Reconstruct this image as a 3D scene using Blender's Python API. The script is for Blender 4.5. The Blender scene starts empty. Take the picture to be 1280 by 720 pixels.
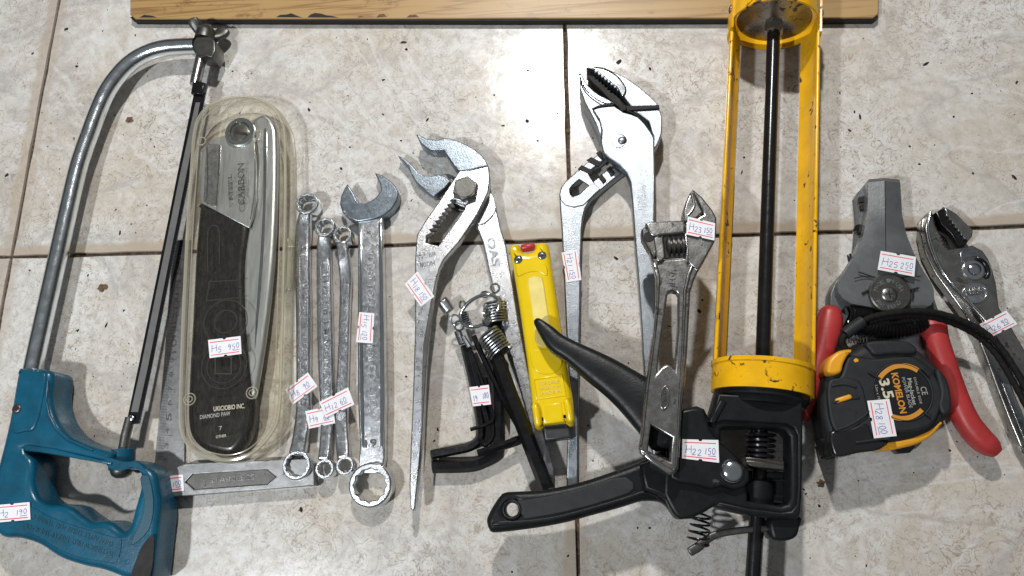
import bpy, bmesh, math, random
from mathutils import Vector, Matrix
from mathutils.geometry import tessellate_polygon
random.seed(7)
S = bpy.context.scene
C = S.collection
# ------------------------------------------------------------------ camera, world, lamps, exposure
F_PX, PITCH, ROLL, ROT, CAMH = 960.0, 0.28970306, -0.30246379, -0.28847964, 0.49138314
def _cam_axes():
    c, s = math.cos(PITCH), math.sin(PITCH)
    w, u, r = Vector((0, s, -c)), Vector((0, c, s)), Vector((1, 0, 0))
    cr, sr = math.cos(ROLL), math.sin(ROLL)
    r2, u2 = cr*r + sr*u, -sr*r + cr*u
    R = Matrix.Rotation(-ROT, 3, 'Z')
    return R @ r2, R @ u2, R @ w
RX, UX, WX = _cam_axes()
CAM = Vector((0, 0, CAMH))
cam_d = bpy.data.cameras.new('camera'); cam = bpy.data.objects.new('camera', cam_d); C.objects.link(cam)
cam_d.sensor_width = 36.0; cam_d.lens = 36.0*F_PX/1280.0; cam_d.clip_start = 0.01; cam_d.clip_end = 50
M = Matrix((RX, UX, -WX)).transposed().to_4x4(); M.translation = CAM; cam.matrix_world = M
S.camera = cam
w = bpy.data.worlds.new('World'); S.world = w; w.use_nodes = True
bg = w.node_tree.nodes['Background']; bg.inputs[1].default_value = 0.15
_tc = w.node_tree.nodes.new('ShaderNodeTexCoord'); _sx = w.node_tree.nodes.new('ShaderNodeSeparateXYZ'); _rp = w.node_tree.nodes.new('ShaderNodeValToRGB')
w.node_tree.links.new(_tc.outputs['Generated'], _sx.inputs[0]); w.node_tree.links.new(_sx.outputs[2], _rp.inputs[0]); w.node_tree.links.new(_rp.outputs[0], bg.inputs[0])
_rp.color_ramp.elements[0].position = 0.15; _rp.color_ramp.elements[0].color = (.035, .036, .038, 1)   # dim walls of the room
_rp.color_ramp.elements[1].position = 0.72; _rp.color_ramp.elements[1].color = (.93, .97, 1., 1)     # its pale ceiling
S.view_settings.view_transform = 'Standard'; S.view_settings.look = 'None'; S.view_settings.exposure = -0.15; S.view_settings.gamma = 1.0
def lamp(name, loc, target, power, size, col):
    d = bpy.data.lights.new(name, 'AREA'); d.shape = 'DISK'; d.size = size; d.energy = power; d.color = col
    o = bpy.data.objects.new(name, d); C.objects.link(o); o.location = loc
    o.rotation_euler = (Vector(target)-Vector(loc)).to_track_quat('-Z', 'Y').to_euler()
    return o
def ray(px, py): return RX*((px-640)/F_PX) + UX*(-(py-360)/F_PX) + WX
def P(px, py, z=0.0):                        # where the sight line of the traced photo meets a real height (or a leaning plane)
    d = ray(px, py)
    if isinstance(z, tuple):
        a, b, c = z
        t = (a + b*CAM.x + c*CAM.y - CAM.z)/(d.z - b*d.x - c*d.y)
    else:
        t = (z - CAM.z)/d.z
    return CAM + d*t
def K(px, py, z=0.0):                        # metres per photo pixel there
    return (P(px+1, py, z) - P(px-1, py, z)).length/2
LAMP_A = (P(655, -500).x, P(655, -500).y, 0.84)
LAMP_B = (P(-390, 1200).x, P(-390, 1200).y, 0.92)
lamp('ceiling_lamp', LAMP_A, P(800, 430), 8.6, 0.045, (1.0, 0.97, 0.93))
lamp('side_lamp', LAMP_B, P(480, 400), 7.6, 0.055, (0.93, 0.97, 1.0))
# ------------------------------------------------------------------ materials
class N:
    def __init__(s, name):
        s.m = bpy.data.materials.new(name); s.m.use_nodes = True; s.t = s.m.node_tree; s.t.nodes.clear()
        s.out = s.n('ShaderNodeOutputMaterial'); s.tc = s.n('ShaderNodeTexCoord')
    def n(s, k, **kw):
        x = s.t.nodes.new(k)
        for a, v in kw.items(): setattr(x, a, v)
        return x
    def l(s, a, b): s.t.links.new(a, b)
    def val(s, sock, v):
        if hasattr(v, 'links') or isinstance(v, bpy.types.NodeSocket): s.l(v, sock)
        else: sock.default_value = v
    def noise(s, vec, scale, detail=4, rough=.55, dist=0):
        x = s.n('ShaderNodeTexNoise'); s.l(vec, x.inputs['Vector'])
        x.inputs['Scale'].default_value = scale; x.inputs['Detail'].default_value = detail
        x.inputs['Roughness'].default_value = rough; x.inputs['Distortion'].default_value = dist
        return x.outputs['Fac']
    def ramp(s, fac, stops):
        x = s.n('ShaderNodeValToRGB'); s.l(fac, x.inputs[0]); e = x.color_ramp.elements
        while len(e) < len(stops): e.new(.5)
        for q, (p, c) in zip(e, stops):
            q.position = p; q.color = (c, c, c, 1) if not hasattr(c, '__len__') else (*c, 1)
        return x.outputs[0]
    def mix(s, fac, a, b, mode='MIX'):
        x = s.n('ShaderNodeMix', data_type='RGBA', blend_type=mode)
        s.val(x.inputs[0], fac)
        for i, v in ((6, a), (7, b)):
            if isinstance(v, (tuple, list)): x.inputs[i].default_value = (*v[:3], 1)
            else: s.l(v, x.inputs[i])
        return x.outputs[2]
    def math(s, op, a, b=0.0, clamp=False):
        x = s.n('ShaderNodeMath', operation=op, use_clamp=clamp); s.val(x.inputs[0], a); s.val(x.inputs[1], b); return x.outputs[0]
    def mapv(s, vec, scale=(1, 1, 1), rot=(0, 0, 0), loc=(0, 0, 0)):
        x = s.n('ShaderNodeMapping'); s.l(vec, x.inputs[0]); x.inputs['Scale'].default_value = scale
        x.inputs['Rotation'].default_value = rot; x.inputs['Location'].default_value = loc; return x.outputs[0]
    def bump(s, h, strength, dist=.0004, normal=None):
        x = s.n('ShaderNodeBump'); x.inputs['Strength'].default_value = strength; x.inputs['Distance'].default_value = dist
        s.l(h, x.inputs['Height'])
        if normal: s.l(normal, x.inputs['Normal'])
        return x.outputs[0]
    def bsdf(s, **kw):
        x = s.n('ShaderNodeBsdfPrincipled')
        for k, v in kw.items():
            k = k.replace('_', ' ')
            if isinstance(v, tuple): x.inputs[k].default_value = (*v, 1) if len(v) == 3 else v
            elif isinstance(v, bpy.types.NodeSocket): s.l(v, x.inputs[k])
            else: x.inputs[k].default_value = v
        s.l(x.outputs[0], s.out.inputs[0]); return x
def pbr(name, col, rough=.4, metal=0.0, var=.18, scale=90, bump=.15, bscale=900, wear=None, wear_amt=.62, rvar=.12, stretch=(1, 1, 1), spec=.5, wscale=160):
    """colour with cloudy variation, fine bump, uneven gloss; wear = a second colour showing in small worn or dirty spots"""
    b = N(name); v = b.mapv(b.tc.outputs['Object'], stretch)
    n1 = b.noise(v, scale, 5, .6)
    f = b.ramp(n1, [(.3, 0.), (.7, 1.)])
    c = b.mix(f, tuple(x*(1-var) for x in col), tuple(min(1, x*(1+var)) for x in col))
    r = b.math('ADD', b.math('MULTIPLY', b.math('SUBTRACT', b.noise(v, scale*2.3, 4), .5), rvar*2), rough, True)
    m = metal
    if wear:
        wn = b.noise(v, wscale, 6, .65, .6)
        wf = b.ramp(wn, [(wear_amt, 0.), (wear_amt+.035, 1.)])
        c = b.mix(wf, c, wear); r = b.math('ADD', r, b.math('MULTIPLY', wf, .25), True)
        m = b.math('MULTIPLY', b.math('SUBTRACT', 1.0, wf), metal) if metal else 0.0
    h = b.noise(v, bscale, 3, .6)
    b.bsdf(Base_Color=c, Roughness=r, Metallic=m, Specular_IOR_Level=spec, Normal=b.bump(h, bump, .0003))
    return b.m
def simple(name, col, rough=.5, metal=0.0):
    return pbr(name, col, rough, metal, var=.06, bump=.04)
MT = {}
MT['chrome'] = pbr('chrome_plate', (.76, .81, .84), .11, 1, .15, 70, .08, 1500, wear=(.10, .085, .07), wear_amt=.69, rvar=.08)
MT['chrome_rough'] = pbr('chrome_sparkling', (.74, .76, .78), .22, 1, .22, 160, .42, 1900, wear=(.07, .065, .06), wear_amt=.66, rvar=.16, wscale=420)
MT['steel'] = pbr('plain_steel', (.40, .43, .46), .27, 1, .25, 120, .2, 1400, wear=(.12, .10, .08), wear_amt=.68)
MT['jaw_steel'] = pbr('blue_grey_jaw_steel', (.23, .27, .31), .33, .9, .25, 150, .35, 900, wear=(.40, .43, .46), wear_amt=.64)
MT['satin'] = pbr('satin_nickel', (.52, .53, .55), .29, 1, .12, 130, .35, 3200, wear=(.16, .15, .14), wear_amt=.73, wscale=500)
MT['white_chrome'] = pbr('bright_chrome', (.30, .33, .36), .36, 1, .16, 160, .55, 1700, wear=(.25, .25, .26), wear_amt=.72, wscale=300)
MT['dark_steel'] = pbr('dark_oiled_steel', (.12, .118, .11), .40, .85, .25, 120, .3, 900, wear=(.025, .022, .02), wear_amt=.62)
MT['gun_steel'] = pbr('worn_nickel_steel', (.33, .325, .312), .27, .95, .22, 110, .22, 800, wear=(.03, .027, .024), wear_amt=.59)
MT['black_oxide'] = pbr('black_oxide_steel', (.030, .030, .032), .22, .75, .25, 150, .06, 900)
MT['black_rod'] = pbr('black_painted_rod', (.012, .012, .013), .22, .2, .3, 90, .1, 900, wear=(.16, .15, .14), wear_amt=.70)
MT['black_paint'] = pbr('black_enamel_casting', (.009, .0105, .0115), .38, 0, .3, 120, .3, 700, wear=(.06, .06, .06), wear_amt=.69, spec=.22)
MT['teal'] = pbr('teal_enamel', (.004, .080, .142), .27, 0, .25, 60, .3, 600, wear=(.012, .02, .024), wear_amt=.665, spec=.5)
MT['yellow_paint'] = pbr('chipped_yellow_paint', (.80, .43, .008), .21, 0, .15, 55, .2, 500, wear=(.045, .028, .016), wear_amt=.605, wscale=110)
MT['yellow_plastic'] = pbr('glossy_yellow_plastic', (.78, .55, .008), .20, 0, .06, 60, .06, 700, wear=(.42, .30, .02), wear_amt=.72)
MT['pale_yellow'] = pbr('pale_yellow_plastic', (.80, .66, .20), .35, 0, .1, 120, .1, 700)
MT['grey_paint'] = pbr('grey_hammer_paint', (.125, .133, .137), .40, .25, .14, 120, .3, 600, wear=(.03, .03, .03), wear_amt=.70)
MT['red_rubber'] = pbr('red_dipped_vinyl', (.40, .034, .034), .42, 0, .16, 60, .25, 500, wear=(.16, .02, .02), wear_amt=.69)
MT['matte_steel'] = pbr('brushed_steel', (.50, .52, .53), .36, .8, .15, 200, .25, 1600, wear=(.14, .13, .12), wear_amt=.69, stretch=(1, .15, 1))
MT['ruler_steel'] = pbr('dull_ruler_steel', (.27, .27, .27), .40, .8, .22, 200, .3, 1600, wear=(.09, .085, .08), wear_amt=.66)
MT['tube_chrome'] = pbr('chromed_tube', (.80, .86, .90), .20, 1, .08, 90, .25, 1700, wear=(.16, .14, .12), wear_amt=.70)
MT['grey_stripe'] = pbr('grey_blade_enamel', (.13, .13, .128), .45, 0, .12, 200, .1, 900)
MT['dark_grey'] = pbr('dark_grey_plastic', (.035, .036, .037), .4, 0, .2, 120, .2, 900)
MT['red_plastic'] = simple('red_plastic', (.45, .03, .03), .35)
MT['black_rubber'] = pbr('charcoal_rubber', (.019, .020, .0215), .55, 0, .25, 150, .35, 1400, wear=(.06, .06, .06), wear_amt=.69, spec=.35)
MT['black_plastic'] = pbr('glossy_black_plastic', (.014, .014, .015), .25, 0, .2, 90, .08, 700)
MT['orange_plastic'] = pbr('amber_plastic', (.72, .33, .018), .38, 0, .12, 80, .12, 700, wear=(.25, .12, .02), wear_amt=.70)
MT['black_ink'] = simple('black_ink', (.012, .012, .013), .6)
MT['blue_ink'] = simple('blue_pen_ink', (.055, .075, .36), .6)
MT['red_ink'] = simple('red_printed_line', (.75, .07, .09), .6)
MT['paper'] = pbr('white_sticker_paper', (.80, .80, .83), .55, 0, .03, 200, .08, 1500)
MT['orange_ink'] = simple('orange_print', (.58, .25, .03), .5)
MT['cream_ink'] = simple('cream_print', (.60, .55, .42), .5)
MT['grey_ink'] = simple('grey_print', (.36, .36, .34), .5)
MT['cord'] = pbr('black_braided_cord', (.010, .0095, .009), .7, 0, .3, 700, .9, 2500, spec=.2)
MT['red_brown'] = pbr('brown_debris', (.12, .07, .04), .8, 0, .4, 400, .3, 900)
MT['emboss_dark'] = pbr('emboss_dirt', (.10, .095, .09), .5, .5, .2, 300, .2, 900)
MT['print_blue'] = pbr('handle_relief_teal', (.004, .062, .098), .4, 0, .1, 60, .2, 600)
def clear_mat():
    b = N('clear_scratched_plastic'); v = b.tc.outputs['Object']
    lw = b.n('ShaderNodeLayerWeight'); lw.inputs[0].default_value = .32
    tr = b.n('ShaderNodeBsdfTransparent'); tr.inputs[0].default_value = (.955, .945, .91, 1)
    gl = b.n('ShaderNodeBsdfPrincipled'); gl.inputs['Base Color'].default_value = (.52, .48, .38, 1)
    gl.inputs['Roughness'].default_value = .2
    h = b.noise(b.mapv(v, (1, .25, 1)), 240, 5, .6); b.l(b.bump(h, .25, .0005), gl.inputs['Normal'])
    scr = b.noise(b.mapv(v, (1, .2, 1), (0, 0, .5)), 600, 3, .6, 1.5)
    haze = b.ramp(scr, [(.45, .012), (.8, .06)])
    edge = b.ramp(lw.outputs['Facing'], [(.12, 0.), (.75, .72)])
    fac = b.math('ADD', haze, edge, True)
    mx = b.n('ShaderNodeMixShader'); b.l(fac, mx.inputs[0]); b.l(tr.outputs[0], mx.inputs[1]); b.l(gl.outputs[0], mx.inputs[2])
    b.l(mx.outputs[0], b.out.inputs[0]); return b.m
MT['clear'] = clear_mat()
def clear_line():
    b = N('clear_plastic_edge')
    tr = b.n('ShaderNodeBsdfTransparent'); tr.inputs[0].default_value = (.95, .94, .9, 1)
    gl = b.n('ShaderNodeBsdfPrincipled'); gl.inputs['Base Color'].default_value = (.55, .52, .42, 1); gl.inputs['Roughness'].default_value = .12
    mx = b.n('ShaderNodeMixShader'); mx.inputs[0].default_value = .42
    b.l(tr.outputs[0], mx.inputs[1]); b.l(gl.outputs[0], mx.inputs[2]); b.l(mx.outputs[0], b.out.inputs[0]); return b.m
MT['clear_line'] = clear_line()
def emboss():
    b = N('clear_plastic_relief'); tr = b.n('ShaderNodeBsdfTransparent'); tr.inputs[0].default_value = (.8, .8, .77, 1)
    gl = b.n('ShaderNodeBsdfPrincipled'); gl.inputs['Base Color'].default_value = (.10, .10, .09, 1); gl.inputs['Roughness'].default_value = .12
    mx = b.n('ShaderNodeMixShader'); mx.inputs[0].default_value = .4; b.l(tr.outputs[0], mx.inputs[1]); b.l(gl.outputs[0], mx.inputs[2]); b.l(mx.outputs[0], b.out.inputs[0]); return b.m
MT['relief'] = emboss()
def tile_mat():
    b = N('glazed_marble_print_tile')
    geo = b.n('ShaderNodeNewGeometry'); v = geo.outputs['Position']; g = b.tc.outputs['Generated']
    big = b.noise(v, 7, 4, .55, .3); mid = b.noise(v, 60, 5, .65, .6); fine = b.noise(v, 130, 5, .65)
    c = b.mix(b.ramp(big, [(.42, 0.), (.60, 1.)]), (.645, .635, .607), (.55, .502, .435))
    c = b.mix(b.ramp(mid, [(.45, 0.), (.66, .6)]), c, (.68, .675, .66))
    c = b.mix(b.ramp(fine, [(.35, .55), (.58, 0.)]), c, (.44, .40, .345))
    # fine brown hair-like squiggles, stronger in some patches
    w1 = b.noise(v, 75, 3, .55, 1.6); l1 = b.ramp(b.math('ABSOLUTE', b.math('SUBTRACT', w1, .5)), [(0., 1.), (.020, 0.)])
    w2 = b.noise(b.mapv(v, loc=(3, 5, 0)), 120, 2, .5, 2.2); l2 = b.ramp(b.math('ABSOLUTE', b.math('SUBTRACT', w2, .47)), [(0., 1.), (.019, 0.)])
    patch = b.ramp(b.noise(b.mapv(v, loc=(1, 9, 0)), 13, 3, .6), [(.34, .20), (.64, .8)])
    c = b.mix(b.math('MULTIPLY', b.math('ADD', l1, l2, True), patch), c, (.21, .155, .115))
    # soft grey and white printed veins
    vv = b.noise(b.mapv(v, (1, 1.5, 1), (0, 0, .6), (.3, .2, 0)), 5.5, 5, .55, 1.1)
    vn = b.ramp(b.math('ABSOLUTE', b.math('SUBTRACT', vv, .5)), [(0., .50), (.010, .26), (.03, 0.)])
    c = b.mix(vn, c, (.36, .34, .33))
    vw = b.noise(b.mapv(v, (1, 1.3, 1), (0, 0, .5), (2.3, 1.2, 0)), 6, 5, .55, 1.1)
    c = b.mix(b.ramp(b.math('ABSOLUTE', b.math('SUBTRACT', vw, .5)), [(0., .30), (.008, .14), (.018, 0.)]), c, (.78, .78, .79))
    # dark pin specks
    sp = b.noise(v, 420, 2, .5); c = b.mix(b.ramp(sp, [(.745, 0.), (.775, .8)]), c, (.10, .085, .07))
    # worn beige border along the lower and right rim of each tile
    sx = b.n('ShaderNodeSeparateXYZ'); b.l(b.mapv(b.tc.outputs['Object'], (2.5, 2.5, 2.5)), sx.inputs[0])
    wob = b.math('MULTIPLY', b.math('SUBTRACT', b.noise(v, 60, 3), .5), .02)
    lo = b.ramp(b.math('ADD', sx.outputs[1], wob), [(.017, 1.), (.024, 0.)])
    ri = b.ramp(b.math('ADD', b.math('SUBTRACT', 1.0, sx.outputs[0]), wob), [(.017, 1.), (.024, 0.)])
    le = b.ramp(b.math('ADD', sx.outputs[0], wob), [(.012, .55), (.022, 0.)])
    bord = b.math('MAXIMUM', b.math('MAXIMUM', lo, b.math('MULTIPLY', ri, .75)), le)
    c = b.mix(b.math('MULTIPLY', bord, .8), c, (.42, .345, .265))
    r = b.math('ADD', b.math('MULTIPLY', fine, .18), .11)
    nb = b.bump(b.noise(v, 260, 3, .5), .10, .0004, b.bump(b.noise(v, 18, 2, .5), .12, .003))
    b.bsdf(Base_Color=c, Roughness=r, Normal=nb); return b.m
MT['tile'] = tile_mat()
def grout_mat():
    b = N('dirty_brown_grout'); geo = b.n('ShaderNodeNewGeometry'); v = geo.outputs['Position']
    n = b.noise(v, 300, 5, .7); c = b.ramp(n, [(.3, (.02, .014, .010)), (.55, (.09, .06, .04)), (.75, (.26, .20, .15))])
    b.bsdf(Base_Color=c, Roughness=.9, Normal=b.bump(n, .9, .002)); return b.m
MT['grout'] = grout_mat()
def wood_mat():
    b = N('varnished_pine'); v = b.tc.outputs['Object']
    wv = b.mapv(v, (1.1, 46, 46)); n = b.noise(wv, 1.5, 3, .5, .6)
    band = b.math('FRACT', b.math('MULTIPLY', n, 9.0))
    c = b.mix(b.ramp(band, [(0., 1.), (.10, .25), (.30, .0), (.80, .05), (1., .95)]), (.41, .26, .105), (.25, .135, .05))
    d = b.noise(b.mapv(v, (1, 1.6, 1)), 48, 5, .7); c = b.mix(b.ramp(d, [(.58, 0.), (.68, .8)]), c, (.16, .085, .035))
    pale = b.noise(v, 6, 3); c = b.mix(b.ramp(pale, [(.45, 0.), (.7, .5)]), c, (.46, .315, .15))
    b.bsdf(Base_Color=c, Roughness=.4, Normal=b.bump(band, .12, .0005)); return b.m
MT['wood'] = wood_mat()
MT['black_edge'] = pbr('black_edge_matte', (.010, .009, .008), .7, 0, .3, 90, .6, 500)
# ------------------------------------------------------------------ building helpers
def origin_of(p):
    v = Vector((0, 0, 0))
    while p is not None: v += Vector(p.location); p = p.parent
    return v
def link(name, me, mat, parent=None, angle=38, smooth=True, kind=None):
    if isinstance(mat, str): mat = MT[mat]
    if parent is not None: me.transform(Matrix.Translation(-origin_of(parent)))
    me.materials.clear(); me.materials.append(mat); me.name = name
    if smooth:
        me.polygons.foreach_set('use_smooth', [True]*len(me.polygons)); me.set_sharp_from_angle(angle=math.radians(angle))
    o = bpy.data.objects.new(name, me); C.objects.link(o); o.parent = parent
    if kind: o['kind'] = kind
    return o
def thing(name, label, cat, at, group=None):
    o = bpy.data.objects.new(name, None); C.objects.link(o); o.empty_display_size = .02
    p = P(*at) if len(at) == 2 else Vector(at); o.location = p
    o['label'] = label; o['category'] = cat
    if group: o['group'] = group
    return o
def sm(pts, n=5, closed=True):               # Catmull-Rom through the traced points
    L = len(pts); out = []
    rng = range(L) if closed else range(L-1)
    g = lambda i: pts[i % L] if closed else pts[max(0, min(L-1, i))]
    for i in rng:
        p0, p1, p2, p3 = g(i-1), g(i), g(i+1), g(i+2)
        for k in range(n):
            t = k/n
            out.append(tuple(.5*((2*b) + (c-a)*t + (2*a-5*b+4*c-d)*t*t + (3*b-a-3*c+d)*t**3) for a, b, c, d in zip(p0, p1, p2, p3)))
    if not closed: out.append(tuple(pts[-1]))
    return out
def frame_of(pl):
    if not isinstance(pl, tuple): return Vector((0, 0, pl)), Vector((1, 0, 0)), Vector((0, 1, 0)), Vector((0, 0, 1))
    a, b, c = pl; n = Vector((-b, -c, 1)).normalized(); ex = Vector((1, 0, b)).normalized(); ey = n.cross(ex)
    return Vector((0, 0, a)), ex, ey, n
def up(pl, dz):
    return pl+dz if not isinstance(pl, tuple) else (pl[0]+dz*math.sqrt(1+pl[1]**2+pl[2]**2), pl[1], pl[2])
def Wd(pts, z): return [P(x, y, z) for x, y in pts]
def circ(c, r, n=28, a0=0.0, ry=None): return [Vector((c[0]+r*math.cos(a0+2*math.pi*i/n), c[1]+(ry or r)*math.sin(a0+2*math.pi*i/n), 0)) for i in range(n)]
def slab(name, pts, top, h, mat, parent=None, holes=(), bev=.0006, res=2, angle=38, kind=None):
    """solid slab: outline in world points on the top plane (height or leaning plane), h thick downwards, rounded rims"""
    o, ex, ey, n = frame_of(top)
    cu = bpy.data.curves.new('tmp', 'CURVE'); cu.dimensions = '2D'; cu.fill_mode = 'BOTH'
    bev = min(bev, h*.49)
    cu.extrude = h/2-bev; cu.bevel_depth = bev; cu.bevel_resolution = res; cu.offset = -bev
    for loop in [pts]+list(holes):
        sp = cu.splines.new('POLY'); sp.points.add(len(loop)-1); sp.use_cyclic_u = True
        for q, p in zip(sp.points, loop):
            d = Vector(p)-o
            if not isinstance(top, tuple): d = Vector((p[0], p[1], 0))
            q.co = (d.dot(ex), d.dot(ey), 0, 1)
    ob = bpy.data.objects.new('tmp', cu); me = bpy.data.meshes.new_from_object(ob)
    bpy.data.objects.remove(ob); bpy.data.curves.remove(cu)
    T = Matrix((ex, ey, n)).transposed().to_4x4(); T.translation = o - n*(h/2)
    me.transform(T)
    return link(name, me, mat, parent, angle, kind=kind)
def flat(name, px, top, h, mat, parent=None, holes=(), smooth=0, **kw):
    if smooth: px = sm(px, smooth)
    return slab(name, Wd(px, top), top, h, mat, parent, [Wd(x, top) for x in holes], **kw)
def grid_mesh(rings, closed_ring=True, caps=True):
    vs = [tuple(v) for r in rings for v in r]; n = len(rings[0]); fs = []
    for i in range(len(rings)-1):
        for j in range(n if closed_ring else n-1):
            k = (j+1) % n; fs.append((i*n+j, i*n+k, (i+1)*n+k, (i+1)*n+j))
    if caps and closed_ring:
        fs.append(tuple(reversed(range(n)))); fs.append(tuple(range((len(rings)-1)*n, len(rings)*n)))
    me = bpy.data.meshes.new('m'); me.from_pydata(vs, [], fs)
    bm = bmesh.new(); bm.from_mesh(me); bmesh.ops.recalc_face_normals(bm, faces=bm.faces); bm.to_mesh(me); bm.free()
    return me
def frames_along(pts):
    T = []
    for i in range(len(pts)):
        a, b = pts[max(0, i-1)], pts[min(len(pts)-1, i+1)]; T.append((b-a).normalized())
    u = T[0].orthogonal().normalized(); out = []
    for t in T:
        u = (u - t*u.dot(t)).normalized(); out.append((t, u, t.cross(u)))
    return out
def tube_mesh(pts, r, n=10, close=False, twist=0.0):
    pts = [Vector(p) for p in pts]; fr = frames_along(pts); rings = []
    for i, (p, (t, u, v)) in enumerate(zip(pts, fr)):
        rr = r[i] if hasattr(r, '__len__') else r
        rings.append([p + (u*math.cos(twist+2*math.pi*j/n)+v*math.sin(twist+2*math.pi*j/n))*rr for j in range(n)])
    if close: rings.append(rings[0])
    return grid_mesh(rings, True, not close)
def tube(name, pts, r, mat, parent=None, n=10, angle=50, **kw): return link(name, tube_mesh(pts, r, n, **kw), mat, parent, angle)
def px3(path): return [P(x, y, z) for x, y, z in path]
def smv(pts, n=6): return [Vector(p) for p in sm([tuple(p) for p in pts], n, False)]
def loft(name, path, mat, parent=None, e=2.6, n=20, sub=5, end=.35, angle=45):
    """path: (px, py, z_centre, half width in photo pixels, half height in m); superellipse sections across the path"""
    Q = sm(path, sub, False); pts = [P(q[0], q[1], q[2]) for q in Q]
    ws = [q[3]*K(q[0], q[1], q[2]) for q in Q]; hs = [q[4] for q in Q]
    rings = []
    def ring(p, s, zz, a, b):
        out = []
        for j in range(n):
            t = 2*math.pi*j/n; c, d = math.cos(t), math.sin(t)
            out.append(p + s*(a*math.copysign(abs(c)**(2/e), c)) + zz*(b*math.copysign(abs(d)**(2/e), d)))
        return out
    for i, p in enumerate(pts):
        t = (pts[min(i+1, len(pts)-1)]-pts[max(i-1, 0)]).normalized(); s = Vector((t.y, -t.x, 0)).normalized(); zz = s.cross(t)
        if i == 0 and end: rings.append(ring(p - t*min(ws[0], hs[0])*end, s, zz, ws[0]*.55, hs[0]*.55)); rings.append(ring(p - t*min(ws[0], hs[0])*end*.5, s, zz, ws[0]*.86, hs[0]*.86))
        rings.append(ring(p, s, zz, ws[i], hs[i]))
        if i == len(pts)-1 and end: rings.append(ring(p + t*min(ws[i], hs[i])*end*.5, s, zz, ws[i]*.86, hs[i]*.86)); rings.append(ring(p + t*min(ws[i], hs[i])*end, s, zz, ws[i]*.55, hs[i]*.55))
    return link(name, grid_mesh(rings), mat, parent, angle)
def lathe(name, c, axis, prof, mat, parent=None, n=28, angle=35):
    """turned piece: prof = (distance along axis, radius)"""
    a = Vector(axis).normalized(); u = a.orthogonal().normalized(); v = a.cross(u); c = Vector(c)
    rings = [[c + a*h + (u*math.cos(2*math.pi*j/n)+v*math.sin(2*math.pi*j/n))*max(r, 1e-5) for j in range(n)] for h, r in prof]
    return link(name, grid_mesh(rings), mat, parent, angle)
def dome(name, px, z, r, h, mat, parent=None, n=28, base=.0):
    c = P(px[0], px[1], z)
    prof = [(-base, r)]+[(h*math.sin(t*math.pi/12), r*math.cos(t*math.pi/12)) for t in range(0, 6)]+[(h, r*.02)]
    return lathe(name, c, (0, 0, 1), prof, mat, parent, n)
def coil_pts(a, b, R, turns, per=14, R2=None):
    a, b = Vector(a), Vector(b); d = (b-a); t = d.normalized(); u = t.orthogonal().normalized(); v = t.cross(u); m = int(turns*per)
    return [a + d*(i/m) + (u*math.cos(2*math.pi*i/per)+v*math.sin(2*math.pi*i/per))*(R + ((R2 or R)-R)*i/m) for i in range(m+1)]
def coil(name, a, b, R, turns, r, mat, parent=None, R2=None, n=6): return tube(name, coil_pts(a, b, R, turns, R2=R2), r, mat, parent, n)
def arc_strip(name, A, B, R0, R1, a0, a1, mat, parent=None, n=16, steps=2, full=False):
    A, B = Vector(A), Vector(B); d = (B-A).normalized(); s = Vector((-d.y, d.x, 0)).normalized()
    if s.x < 0: s = -s
    z = Vector((0, 0, 1)); rings = []
    for i in range(steps):
        p = A.lerp(B, i/(steps-1)); ring = []
        for R, seq in ((R1, range(n+1)), (R0, range(n, -1, -1))):
            for j in seq:
                t = math.radians(a0+(a1-a0)*j/n); ring.append(p + s*(R*math.cos(t)) + z*(R*math.sin(t)))
        rings.append(ring)
    me = grid_mesh(rings, True, not full)
    if full:   # close the ring's two flat rims
        m = len(rings[0]); bm = bmesh.new(); bm.from_mesh(me); bm.verts.ensure_lookup_table()
        for base in (0, (steps-1)*m):
            for j in range(n):
                try: bm.faces.new([bm.verts[base+k] for k in (j, j+1, m-2-j, m-1-j)])
                except ValueError: pass
        bmesh.ops.remove_doubles(bm, verts=bm.verts, dist=1e-6); bmesh.ops.recalc_face_normals(bm, faces=bm.faces); bm.to_mesh(me); bm.free()
    return link(name, me, mat, parent, 40)
def rows_solid(name, rows, z0, mat, parent=None, angle=25):
    """rows of (px,py,z) across the piece; closed down to z0"""
    R = []
    for r in rows:
        top = [P(*q) for q in r]; bot = [Vector((p.x, p.y, z0)) for p in reversed(top)]
        R.append(top+bot)
    return link(name, grid_mesh(R), mat, parent, angle)
def text(name, body, a, b, z, size, mat, parent=None, h=.00025, bold=0.0, fit=True, dz=0.0):
    """lettering lying on a surface, baseline from photo point a towards b; size = letter height in m"""
    A, B = P(a[0], a[1], z), P(b[0], b[1], z); o, ex0, ey0, n = frame_of(z)
    d = (B-A).normalized(); v = n.cross(d)
    cu = bpy.data.curves.new('tmp', 'FONT'); cu.body = body; cu.extrude = h/2; cu.offset = bold; cu.resolution_u = 3
    ob = bpy.data.objects.new('tmp', cu); me = bpy.data.meshes.new_from_object(ob); bpy.data.objects.remove(ob); bpy.data.curves.remove(cu)
    xs = [q.co.x for q in me.vertices]; ys = [q.co.y for q in me.vertices]
    wx = max(xs)-min(xs); sy = size/.72; sx = (B-A).length/wx if fit else sy
    for q in me.vertices:
        p = A + d*((q.co.x-min(xs))*sx) + v*(q.co.y*sy) + n*(q.co.z + h/2 + dz); q.co = p
    return link(name, me, mat, parent, smooth=False)
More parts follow.
